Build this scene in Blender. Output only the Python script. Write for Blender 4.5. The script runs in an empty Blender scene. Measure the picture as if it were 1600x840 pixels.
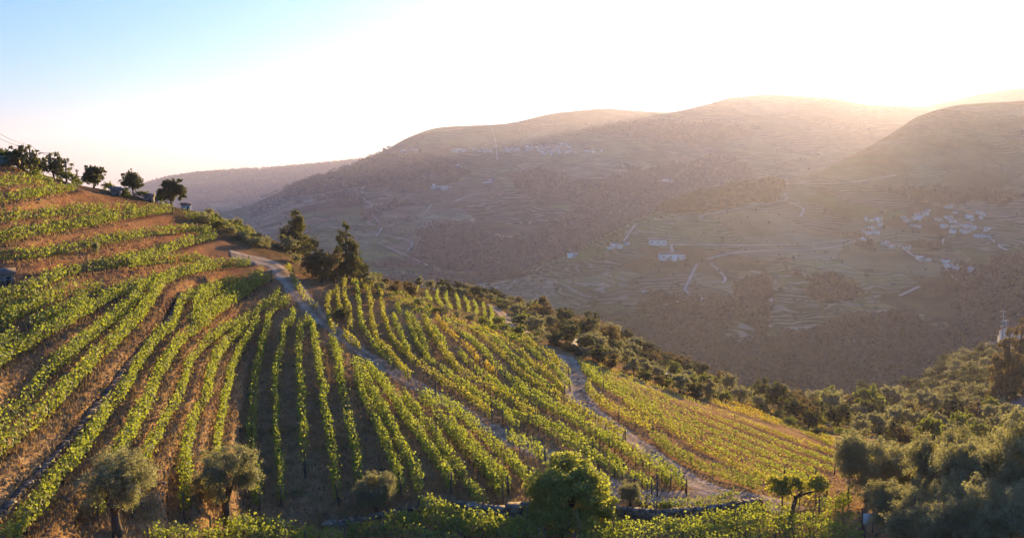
import bpy, math, random
import numpy as np
from mathutils import Vector, Matrix
from mathutils.bvhtree import BVHTree
from mathutils.kdtree import KDTree

R = math.radians
rng = np.random.default_rng(7)
random.seed(7)
scene = bpy.context.scene
COL = scene.collection

# ------------------------------------------------------------------ camera
F_PX = 1500.0
PITCH = math.atan(150.0 / F_PX)          # the horizon lies 150 photo pixels above the middle
cam_d = bpy.data.cameras.new('camera')
cam_d.sensor_width = 36.0
cam_d.lens = 36.0 * F_PX / 1600.0
cam_d.clip_start = 0.5
cam_d.clip_end = 30000.0
cam = bpy.data.objects.new('camera', cam_d)
COL.objects.link(cam)
cam.location = (0, 0, 0)
cam.rotation_euler = (math.pi / 2 - PITCH, 0, 0)
scene.camera = cam

# ------------------------------------------------------------------ sky, sun, exposure
SUN_AZ = R(21.6)                          # to the right of the view axis
SUN_EL = R(5.8)
SKY_STRENGTH = 0.12
world = bpy.data.worlds.new('World')
scene.world = world
world.use_nodes = True
wt = world.node_tree
wt.nodes.clear()
w_out = wt.nodes.new('ShaderNodeOutputWorld')
w_bg = wt.nodes.new('ShaderNodeBackground')
w_sky = wt.nodes.new('ShaderNodeTexSky')
w_sky.sky_type = 'NISHITA'
w_sky.sun_disc = False
w_sky.sun_elevation = SUN_EL
w_sky.sun_rotation = SUN_AZ
w_sky.altitude = 300
w_sky.air_density = 1.0
w_sky.dust_density = 1.3
w_sky.ozone_density = 6.0
w_bg.inputs['Strength'].default_value = SKY_STRENGTH
wt.links.new(w_sky.outputs[0], w_bg.inputs['Color'])
wt.links.new(w_bg.outputs[0], w_out.inputs['Surface'])

sun_d = bpy.data.lights.new('sun', 'SUN')
sun_d.energy = 5.0
sun_d.angle = R(0.6)
sun_d.color = (1.0, 0.70, 0.29)
sun = bpy.data.objects.new('sun', sun_d)
COL.objects.link(sun)
sdir = Vector((math.sin(SUN_AZ) * math.cos(SUN_EL), math.cos(SUN_AZ) * math.cos(SUN_EL), math.sin(SUN_EL)))
sun.rotation_euler = (-sdir).to_track_quat('-Z', 'Y').to_euler()
sun.location = sdir * 500

scene.view_settings.view_transform = 'Standard'
scene.view_settings.look = 'None'
scene.view_settings.gamma = 1.0
scene.view_settings.use_curve_mapping = False
scene.view_settings.exposure = 1.78
scene.render.engine = 'CYCLES'
cy = scene.cycles
cy.use_denoising = True
cy.max_bounces = 6
cy.diffuse_bounces = 2
cy.glossy_bounces = 1
cy.transmission_bounces = 4
cy.transparent_max_bounces = 4
cy.volume_bounces = 1
cy.use_adaptive_sampling = True
cy.adaptive_threshold = 0.02

HAZE_DENSITY = 0.000078
HAZE_ANISO = 0.52
HAZE_COLOR = (0.69, 0.67, 0.98)

# ------------------------------------------------------------------ projection helpers
CP, SP = math.cos(PITCH), math.sin(PITCH)

def ray(px, py):
    """direction of a photo pixel, scaled so that its depth along +Y is 1"""
    px = np.asarray(px, float); py = np.asarray(py, float)
    u = (px - 800.0) / F_PX
    v = (420.0 - py) / F_PX
    y = CP + v * SP
    z = -SP + v * CP
    return u / y, z / y

def z_at(px, py, d):
    return ray(px, py)[1] * d

def x_at(px, d):
    return (px - 800.0) / F_PX * d      # columns are taken as azimuths

# ------------------------------------------------------------------ mesh helpers
def mk(name, V, F, mats=(), parent=None, smooth=False, midx=None):
    V = np.ascontiguousarray(V, dtype=np.float32)
    me = bpy.data.meshes.new(name)
    me.vertices.add(len(V))
    me.vertices.foreach_set('co', V.ravel())
    if isinstance(F, np.ndarray):
        k = F.shape[1]; nf = len(F)
        me.loops.add(nf * k)
        me.loops.foreach_set('vertex_index', np.ascontiguousarray(F, dtype=np.int32).ravel())
        me.polygons.add(nf)
        me.polygons.foreach_set('loop_start', np.arange(0, nf * k, k, dtype=np.int32))
    else:
        nf = len(F)
        tot = [len(f) for f in F]
        me.loops.add(sum(tot))
        me.loops.foreach_set('vertex_index', np.array([i for f in F for i in f], dtype=np.int32))
        me.polygons.add(nf)
        me.polygons.foreach_set('loop_start', np.array(np.cumsum([0] + tot[:-1]), dtype=np.int32))
    if midx is not None:
        me.polygons.foreach_set('material_index', np.asarray(midx, dtype=np.int32))
    if smooth:
        me.polygons.foreach_set('use_smooth', np.ones(nf, dtype=bool))
    me.update(calc_edges=True)
    me.validate()
    for m in (mats if isinstance(mats, (list, tuple)) else [mats]):
        me.materials.append(m)
    o = bpy.data.objects.new(name, me)
    COL.objects.link(o)
    if parent is not None:
        o.parent = parent
    return o

def empty(name, loc=(0, 0, 0), rz=0.0, scale=1.0):
    o = bpy.data.objects.new(name, None)
    o.empty_display_size = 0.5
    COL.objects.link(o)
    o.location = loc
    o.rotation_euler = (0, 0, rz)
    o.scale = (scale,) * 3 if not isinstance(scale, (tuple, list)) else scale
    return o

def tag(o, label=None, cat=None, group=None, kind=None):
    if label: o['label'] = label
    if cat: o['category'] = cat
    if group: o['group'] = group
    if kind: o['kind'] = kind
    return o

def copy_tree(o, parent=None):
    c = o.copy()
    COL.objects.link(c)
    if parent is not None:
        c.parent = parent
    for ch in list(o.children):
        copy_tree(ch, c)
    return c

class MB:
    """collects simple solids, then links them as one mesh"""
    def __init__(s):
        s.v, s.f, s.m = [], [], []
    def add(s, V, F, mi=0):
        b = len(s.v)
        s.v += [tuple(p) for p in V]
        s.f += [tuple(i + b for i in f) for f in F]
        s.m += [mi] * len(F)
    def box(s, c, size, rz=0.0, mi=0):
        hx, hy, hz = size[0] / 2, size[1] / 2, size[2] / 2
        V = []
        ca, sa = math.cos(rz), math.sin(rz)
        for dz in (-hz, hz):
            for dx, dy in ((-hx, -hy), (hx, -hy), (hx, hy), (-hx, hy)):
                V.append((c[0] + dx * ca - dy * sa, c[1] + dx * sa + dy * ca, c[2] + dz))
        s.add(V, [(0, 3, 2, 1), (4, 5, 6, 7), (0, 1, 5, 4), (1, 2, 6, 5), (2, 3, 7, 6), (3, 0, 4, 7)], mi)
    def tube(s, pts, rad, n=7, mi=0):
        pts = [Vector(p) for p in pts]
        V, F = [], []
        for i, p in enumerate(pts):
            t = (pts[min(i + 1, len(pts) - 1)] - pts[max(i - 1, 0)]).normalized()
            a = t.cross(Vector((0.13, 0.97, 0.21)))
            if a.length < 0.05: a = t.cross(Vector((1, 0, 0)))
            a.normalize(); b = t.cross(a)
            r = rad[i]
            for k in range(n):
                an = 2 * math.pi * k / n
                V.append(p + a * (math.cos(an) * r) + b * (math.sin(an) * r))
        for i in range(len(pts) - 1):
            for k in range(n):
                k2 = (k + 1) % n
                F.append((i * n + k, i * n + k2, (i + 1) * n + k2, (i + 1) * n + k))
        F.append(tuple(range(n))[::-1]); F.append(tuple((len(pts) - 1) * n + k for k in range(n)))
        s.add(V, F, mi)
    def build(s, name, mats, parent=None, smooth=False):
        return mk(name, np.array(s.v), s.f, mats, parent, smooth, s.m)

# value noise in numpy (for relief and clumping)
_tab = rng.random((257, 257))
def vnoise(x, y, oct=3):
    tot = 0.0; amp = 1.0; norm = 0.0
    x = np.asarray(x, float); y = np.asarray(y, float)
    for k in range(oct):
        xi = np.floor(x).astype(int); yi = np.floor(y).astype(int)
        fx = x - xi; fy = y - yi
        fx = fx * fx * (3 - 2 * fx); fy = fy * fy * (3 - 2 * fy)
        a = _tab[xi % 256, yi % 256]; b = _tab[(xi + 1) % 256, yi % 256]
        c = _tab[xi % 256, (yi + 1) % 256]; d = _tab[(xi + 1) % 256, (yi + 1) % 256]
        tot = tot + amp * ((a * (1 - fx) + b * fx) * (1 - fy) + (c * (1 - fx) + d * fx) * fy)
        norm += amp; amp *= 0.5
        x = x * 2.03 + 17.1; y = y * 2.03 + 9.7
    return tot / norm - 0.5

def pchip(xs, ys, xq):
    xs = np.asarray(xs, float); ys = np.asarray(ys, float); xq = np.asarray(xq, float)
    h = np.diff(xs); dl = np.diff(ys) / h
    m = np.zeros(len(xs))
    m[0], m[-1] = dl[0], dl[-1]
    for i in range(1, len(xs) - 1):
        if dl[i - 1] * dl[i] > 0:
            w1, w2 = 2 * h[i] + h[i - 1], h[i] + 2 * h[i - 1]
            m[i] = (w1 + w2) / (w1 / dl[i - 1] + w2 / dl[i])
    k = np.clip(np.searchsorted(xs, xq) - 1, 0, len(h) - 1)
    t = (xq - xs[k]) / h[k]
    out = (xq < xs[0]); over = (xq > xs[-1])
    t2, t3 = t * t, t * t * t
    r = (2 * t3 - 3 * t2 + 1) * ys[k] + (t3 - 2 * t2 + t) * h[k] * m[k] + (-2 * t3 + 3 * t2) * ys[k + 1] + (t3 - t2) * h[k] * m[k + 1]
    r = np.where(out, ys[0] + (xq - xs[0]) * m[0], r)
    r = np.where(over, ys[-1] + (xq - xs[-1]) * m[-1], r)
    return r

# ------------------------------------------------------------------ materials
def new_mat(name):
    m = bpy.data.materials.new(name)
    m.use_nodes = True
    nt = m.node_tree
    nt.nodes.clear()
    out = nt.nodes.new('ShaderNodeOutputMaterial')
    return m, nt, out

class NT:
    def __init__(s, nt): s.nt = nt
    def n(s, t, **kw):
        nd = s.nt.nodes.new(t)
        for k, v in kw.items():
            if k.startswith('i_'):
                nd.inputs[k[2:].replace('_', ' ')].default_value = v
            else:
                setattr(nd, k, v)
        return nd
    def l(s, a, b): s.nt.links.new(a, b)
    def noise(s, vec, scale, detail=4, rough=0.55, dist=0.0):
        n = s.n('ShaderNodeTexNoise')
        n.inputs['Scale'].default_value = scale
        n.inputs['Detail'].default_value = detail
        n.inputs['Roughness'].default_value = rough
        n.inputs['Distortion'].default_value = dist
        s.l(vec, n.inputs['Vector'])
        return n.outputs['Fac']
    def ramp(s, fac, stops, interp='LINEAR'):
        r = s.n('ShaderNodeValToRGB')
        r.color_ramp.interpolation = interp
        e = r.color_ramp.elements
        while len(e) < len(stops): e.new(0.5)
        for i, (p, c) in enumerate(stops):
            e[i].position = p
            e[i].color = (*c, 1) if len(c) == 3 else c
        s.l(fac, r.inputs['Fac'])
        return r.outputs['Color']
    def mix(s, fac, a, b, mode='MIX'):
        m = s.n('ShaderNodeMix', data_type='RGBA', blend_type=mode)
        for sock, v in ((m.inputs[0], fac), (m.inputs[6], a), (m.inputs[7], b)):
            if hasattr(v, 'is_output'): s.l(v, sock)
            elif isinstance(v, (int, float)): sock.default_value = v
            else: sock.default_value = (*v, 1)
        return m.outputs[2]
    def math(s, op, a, b=None, clamp=False):
        m = s.n('ShaderNodeMath', operation=op, use_clamp=clamp)
        for sock, v in ((m.inputs[0], a), (m.inputs[1], b)):
            if v is None: continue
            if hasattr(v, 'is_output'): s.l(v, sock)
            else: sock.default_value = v
        return m.outputs[0]
    def attr(s, name):
        a = s.n('ShaderNodeAttribute', attribute_name=name)
        return a.outputs['Fac']

def leaf_mat(name, dark, mid, light, trans, tfac=0.5, rough=0.6, gloss=0.06, nscale=0.6):
    m, nt, out = new_mat(name)
    N = NT(nt)
    geo = N.n('ShaderNodeNewGeometry')
    oi = N.n('ShaderNodeObjectInfo')
    noi = N.noise(geo.outputs['Position'], nscale, 3)
    rnd = N.math('MULTIPLY', geo.outputs['Random Per Island'], 0.62)
    f = N.math('ADD', rnd, N.math('MULTIPLY', N.math('SUBTRACT', noi, 0.5), 1.2))
    f = N.math('ADD', f, N.math('MULTIPLY', N.math('SUBTRACT', oi.outputs['Random'], 0.5), 0.25))
    f = N.math('ADD', f, 0.12, clamp=True)
    col = N.ramp(f, [(0.0, dark), (0.5, mid), (1.0, light)])
    d = N.n('ShaderNodeBsdfDiffuse')
    N.l(col, d.inputs['Color'])
    t = N.n('ShaderNodeBsdfTranslucent')
    tc = N.mix(0.5, col, trans, 'MIX')
    tc2 = N.mix(f, trans, tuple(min(1, c * 1.25) for c in trans))
    tc = N.mix(0.7, tc, tc2)
    N.l(tc, t.inputs['Color'])
    mx = N.n('ShaderNodeMixShader'); mx.inputs[0].default_value = tfac
    N.l(d.outputs[0], mx.inputs[1]); N.l(t.outputs[0], mx.inputs[2])
    g = N.n('ShaderNodeBsdfGlossy'); g.inputs['Roughness'].default_value = rough
    mx2 = N.n('ShaderNodeMixShader'); mx2.inputs[0].default_value = gloss
    N.l(mx.outputs[0], mx2.inputs[1]); N.l(g.outputs[0], mx2.inputs[2])
    N.l(mx2.outputs[0], out.inputs['Surface'])
    return m

def plain_mat(name, color, rough=0.9, var=0.25, scale=2.0, bump=0.0, metallic=0.0, spec=0.2, stretch=None):
    m, nt, out = new_mat(name)
    N = NT(nt)
    tc = N.n('ShaderNodeTexCoord')
    vec = tc.outputs['Object']
    if stretch:
        mp = N.n('ShaderNodeMapping'); mp.inputs['Scale'].default_value = stretch
        N.l(vec, mp.inputs['Vector']); vec = mp.outputs['Vector']
    noi = N.noise(vec, scale, 5, 0.6)
    dk = tuple(c * (1 - var) for c in color); lt = tuple(min(1, c * (1 + var)) for c in color)
    col = N.ramp(noi, [(0.3, dk), (0.7, lt)])
    p = N.n('ShaderNodeBsdfPrincipled')
    p.inputs['Roughness'].default_value = rough
    p.inputs['Metallic'].default_value = metallic
    p.inputs['Specular IOR Level'].default_value = spec
    N.l(col, p.inputs['Base Color'])
    if bump:
        b = N.n('ShaderNodeBump'); b.inputs['Strength'].default_value = 1.0; b.inputs['Distance'].default_value = bump
        N.l(noi, b.inputs['Height']); N.l(b.outputs[0], p.inputs['Normal'])
    N.l(p.outputs[0], out.inputs['Surface'])
    return m

M = {}
M['vine'] = leaf_mat('vine_leaf', (0.04, 0.08, 0.012), (0.10, 0.15, 0.02), (0.22, 0.22, 0.03), (0.50, 0.56, 0.05), 0.45, nscale=0.35)
M['vine_mix'] = leaf_mat('vine_leaf_turning', (0.045, 0.08, 0.012), (0.13, 0.16, 0.02), (0.30, 0.24, 0.03), (0.58, 0.54, 0.05), 0.45, nscale=0.22)
M['vine_gold'] = leaf_mat('vine_leaf_golden', (0.07, 0.09, 0.014), (0.20, 0.18, 0.025), (0.36, 0.25, 0.03), (0.70, 0.52, 0.05), 0.45, nscale=0.35)
M['olive'] = leaf_mat('olive_leaf', (0.075, 0.09, 0.045), (0.15, 0.16, 0.085), (0.30, 0.30, 0.18), (0.46, 0.43, 0.16), 0.45, gloss=0.08, nscale=1.2)
M['broad'] = leaf_mat('broad_leaf', (0.035, 0.065, 0.012), (0.08, 0.12, 0.02), (0.17, 0.19, 0.03), (0.40, 0.44, 0.05), 0.42, nscale=1.0)
M['bright'] = leaf_mat('bright_leaf', (0.06, 0.10, 0.016), (0.15, 0.20, 0.03), (0.28, 0.30, 0.05), (0.60, 0.62, 0.08), 0.48, nscale=0.8)
M['dark'] = leaf_mat('dark_leaf', (0.025, 0.04, 0.014), (0.05, 0.07, 0.024), (0.10, 0.11, 0.035), (0.20, 0.20, 0.04), 0.35, nscale=1.0)
M['pine'] = leaf_mat('pine_needles', (0.03, 0.042, 0.014), (0.06, 0.08, 0.022), (0.12, 0.13, 0.035), (0.26, 0.24, 0.04), 0.35, nscale=1.0)
M['rust'] = leaf_mat('rusty_leaf', (0.055, 0.042, 0.017), (0.10, 0.08, 0.028), (0.18, 0.13, 0.04), (0.34, 0.25, 0.06), 0.38, nscale=1.0)
M['bark'] = plain_mat('bark', (0.09, 0.065, 0.048), 0.95, 0.4, 6, 0.03, stretch=(1, 1, 0.25))
M['post'] = plain_mat('post_wood', (0.13, 0.10, 0.08), 0.9, 0.3, 5)
M['metal'] = plain_mat('galvanised_metal', (0.42, 0.43, 0.45), 0.5, 0.1, 3, metallic=0.4)
M['concrete'] = plain_mat('concrete', (0.45, 0.42, 0.38), 0.9, 0.15, 2)
M['white'] = plain_mat('white_render', (0.84, 0.78, 0.68), 0.9, 0.06, 0.4)
M['cream'] = plain_mat('cream_render', (0.60, 0.54, 0.46), 0.9, 0.08, 0.4)
M['stonewall'] = plain_mat('house_stone', (0.26, 0.22, 0.18), 0.95, 0.35, 1.5, 0.05)
M['roof'] = plain_mat('terracotta_roof', (0.36, 0.15, 0.085), 0.9, 0.3, 1.2)
M['roofgrey'] = plain_mat('weathered_roof', (0.28, 0.20, 0.17), 0.9, 0.3, 1.2)
M['glass'] = plain_mat('dark_window', (0.03, 0.035, 0.045), 0.2, 0.1, 1, spec=0.5)
M['asphalt'] = plain_mat('asphalt', (0.09, 0.09, 0.095), 0.9, 0.2, 1.0)
M['carpaint'] = plain_mat('white_car_paint', (0.7, 0.7, 0.72), 0.35, 0.03, 1, spec=0.5)
M['tyre'] = plain_mat('tyre_rubber', (0.02, 0.02, 0.02), 0.9, 0.1, 3)

# stone of dry walls
def rock_mat():
    m, nt, out = new_mat('schist_stone')
    N = NT(nt)
    geo = N.n('ShaderNodeNewGeometry')
    noi = N.noise(geo.outputs['Position'], 3.5, 5, 0.65)
    a = N.ramp(geo.outputs['Random Per Island'], [(0.0, (0.14, 0.11, 0.09)), (0.5, (0.30, 0.23, 0.17)), (1.0, (0.50, 0.42, 0.33))])
    col = N.mix(N.math('MULTIPLY', noi, 0.8), a, (0.14, 0.10, 0.07))
    p = N.n('ShaderNodeBsdfPrincipled'); p.inputs['Roughness'].default_value = 0.95
    p.inputs['Specular IOR Level'].default_value = 0.1
    N.l(col, p.inputs['Base Color'])
    b = N.n('ShaderNodeBump'); b.inputs['Distance'].default_value = 0.05
    N.l(noi, b.inputs['Height']); N.l(b.outputs[0], p.inputs['Normal'])
    N.l(p.outputs[0], out.inputs['Surface'])
    return m
M['rock'] = rock_mat()

def ground_mat():
    m, nt, out = new_mat('hillside_soil')
    N = NT(nt)
    geo = N.n('ShaderNodeNewGeometry')
    pos = geo.outputs['Position']
    big = N.noise(pos, 0.12, 4, 0.6)
    med = N.noise(pos, 0.9, 5, 0.65, 0.4)
    fine = N.noise(pos, 7.0, 4, 0.7)
    mp = N.n('ShaderNodeMapping'); mp.inputs['Scale'].default_value = (2.2, 2.2, 0.4)
    N.l(pos, mp.inputs['Vector'])
    streak = N.noise(mp.outputs[0], 2.0, 4, 0.7, 0.8)
    straw = N.ramp(med, [(0.25, (0.30, 0.18, 0.09)), (0.5, (0.48, 0.29, 0.14)), (0.75, (0.64, 0.42, 0.22))])
    soil = N.ramp(streak, [(0.3, (0.16, 0.075, 0.045)), (0.5, (0.30, 0.14, 0.075)), (0.72, (0.46, 0.23, 0.125))])
    green = N.ramp(fine, [(0.3, (0.06, 0.075, 0.02)), (0.7, (0.15, 0.14, 0.045))])
    f_soil = N.math('ADD', N.attr('red_soil'), N.math('MULTIPLY', N.math('SUBTRACT', big, 0.5), 1.6), clamp=True)
    base = N.mix(f_soil, straw, soil)
    f_g = N.math('MULTIPLY', N.ramp(N.noise(pos, 0.35, 4, 0.6), [(0.52, (0, 0, 0)), (0.68, (1, 1, 1))]), N.attr('greenery'))
    base = N.mix(N.math('MULTIPLY', f_g, 0.85), base, green)
    base = N.mix(N.attr('scrub'), base, N.ramp(med, [(0.3, (0.045, 0.045, 0.02)), (0.7, (0.16, 0.12, 0.06))]))
    spk = N.ramp(fine, [(0.3, (0.7, 0.7, 0.7)), (0.7, (1.25, 1.25, 1.25))])
    base = N.mix(1.0, base, spk, 'MULTIPLY')
    p = N.n('ShaderNodeBsdfPrincipled'); p.inputs['Roughness'].default_value = 1.0
    p.inputs['Specular IOR Level'].default_value = 0.0
    N.l(base, p.inputs['Base Color'])
    h = N.math('ADD', N.math('MULTIPLY', streak, 0.6), N.math('MULTIPLY', fine, 0.25))
    b = N.n('ShaderNodeBump'); b.inputs['Strength'].default_value = 0.9; b.inputs['Distance'].default_value = 0.35
    N.l(h, b.inputs['Height']); N.l(b.outputs[0], p.inputs['Normal'])
    N.l(p.outputs[0], out.inputs['Surface'])
    return m
M['ground'] = ground_mat()

def track_mat(name, a, b_, c):
    m, nt, out = new_mat(name)
    N = NT(nt)
    geo = N.n('ShaderNodeNewGeometry')
    pos = geo.outputs['Position']
    n1 = N.noise(pos, 0.8, 5, 0.65); n2 = N.noise(pos, 5.0, 4, 0.7)
    col = N.ramp(n1, [(0.3, a), (0.5, b_), (0.72, c)])
    # darker grassy strip between the wheel ruts
    ac = N.attr('across')
    rut = N.ramp(ac, [(0.0, (0.8, 0.78, 0.7)), (0.22, (1.15, 1.15, 1.15)), (0.48, (0.72, 0.70, 0.6)), (0.75, (1.15, 1.15, 1.15)), (1.0, (0.8, 0.78, 0.7))])
    col = N.mix(0.8, col, rut, 'MULTIPLY')
    p = N.n('ShaderNodeBsdfPrincipled'); p.inputs['Roughness'].default_value = 1.0
    p.inputs['Specular IOR Level'].default_value = 0.0
    N.l(col, p.inputs['Base Color'])
    b = N.n('ShaderNodeBump'); b.inputs['Distance'].default_value = 0.12
    N.l(n2, b.inputs['Height']); N.l(b.outputs[0], p.inputs['Normal'])
    N.l(p.outputs[0], out.inputs['Surface'])
    return m
M['track'] = track_mat('dusty_track', (0.32, 0.22, 0.16), (0.50, 0.36, 0.27), (0.66, 0.49, 0.36))
M['farroad'] = plain_mat('pale_dirt_road', (0.44, 0.36, 0.28), 1.0, 0.35, 0.02)

def hill_mat(name, period, wood_z, tint=1.0, fieldscale=0.006, terr=0.8):
    """terraced hillside: fields in irregular cells, contour terraces whose stone banks are paler"""
    m, nt, out = new_mat(name)
    N = NT(nt)
    geo = N.n('ShaderNodeNewGeometry')
    pos = geo.outputs['Position']
    sep = N.n('ShaderNodeSeparateXYZ'); N.l(pos, sep.inputs[0])
    warp = N.n('ShaderNodeTexNoise'); warp.inputs['Scale'].default_value = fieldscale * 1.5; warp.inputs['Detail'].default_value = 3
    N.l(pos, warp.inputs['Vector'])
    wv = N.n('ShaderNodeVectorMath', operation='MULTIPLY_ADD')
    N.l(warp.outputs['Color'], wv.inputs[0]); wv.inputs[1].default_value = (110, 110, 60); N.l(pos, wv.inputs[2])
    vo = N.n('ShaderNodeTexVoronoi'); vo.inputs['Scale'].default_value = fieldscale
    N.l(wv.outputs[0], vo.inputs['Vector'])
    cell = N.n('ShaderNodeSeparateColor'); N.l(vo.outputs['Color'], cell.inputs[0])
    vo2 = N.n('ShaderNodeTexVoronoi', feature='DISTANCE_TO_EDGE'); vo2.inputs['Scale'].default_value = fieldscale
    N.l(wv.outputs[0], vo2.inputs['Vector'])
    # contour phase = height + slow noise + a lean different in every field
    lean = N.math('MULTIPLY', N.math('SUBTRACT', cell.outputs[2], 0.5), 0.10)
    ph = N.math('ADD', sep.outputs[2], N.math('MULTIPLY', N.noise(pos, fieldscale * 1.6, 2, 0.5), period * 7))
    ph = N.math('ADD', ph, N.math('MULTIPLY', sep.outputs[0], lean))
    fr = N.math('FRACT', N.math('DIVIDE', ph, period))
    bank = N.ramp(fr, [(0.0, (1, 1, 1)), (0.16, (1, 1, 1)), (0.34, (0, 0, 0)), (0.86, (0, 0, 0)), (1.0, (1, 1, 1))])
    breakup = N.ramp(N.noise(pos, 0.018, 5, 0.7), [(0.36, (0.1, 0.1, 0.1)), (0.55, (1, 1, 1))])
    has_terr = N.math('MULTIPLY', N.ramp(cell.outputs[0], [(0.18, (0, 0, 0)), (0.26, (1, 1, 1))]), terr)
    bank = N.math('MULTIPLY', N.math('MULTIPLY', bank, breakup), has_terr)
    soil = N.ramp(cell.outputs[1], [(0.0, (0.07, 0.065, 0.03)), (0.25, (0.17, 0.115, 0.06)), (0.45, (0.08, 0.13, 0.04)), (0.65, (0.28, 0.185, 0.10)), (0.85, (0.14, 0.165, 0.05)), (1.0, (0.34, 0.25, 0.15))])
    mot = N.ramp(N.noise(pos, 0.012, 6, 0.6), [(0.35, (0.5, 0.5, 0.45)), (0.65, (1.5, 1.4, 1.3))])
    base = N.mix(1.0, soil, mot, 'MULTIPLY')
    base = N.mix(N.math('MULTIPLY', bank, 0.85), base, (0.44 * tint, 0.34 * tint, 0.25 * tint))
    edge = N.ramp(vo2.outputs['Distance'], [(0.008, (1, 1, 1)), (0.02, (0, 0, 0))])
    base = N.mix(N.math('MULTIPLY', edge, 0.5), base, (0.05, 0.055, 0.03))
    woods = N.attr('woods')
    wcol = N.ramp(N.noise(pos, 0.12, 4, 0.8), [(0.3, (0.012, 0.017, 0.008)), (0.7, (0.035, 0.04, 0.018))])
    base = N.mix(woods, base, wcol)
    p = N.n('ShaderNodeBsdfPrincipled'); p.inputs['Roughness'].default_value = 1.0
    p.inputs['Specular IOR Level'].default_value = 0.0
    N.l(base, p.inputs['Base Color'])
    hh = N.math('ADD', N.math('MULTIPLY', fr, has_terr), N.noise(pos, 0.08, 5, 0.7))
    b = N.n('ShaderNodeBump'); b.inputs['Strength'].default_value = 0.8; b.inputs['Distance'].default_value = period * 0.45
    N.l(hh, b.inputs['Height']); N.l(b.outputs[0], p.inputs['Normal'])
    N.l(p.outputs[0], out.inputs['Surface'])
    return m
M['hillA'] = hill_mat('terraced_hillside', 2.7, -80, 1.0, 0.0085)
M['hillB'] = hill_mat('far_terraced_hillside', 7.5, -80, 0.95, 0.0042, 0.7)

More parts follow.
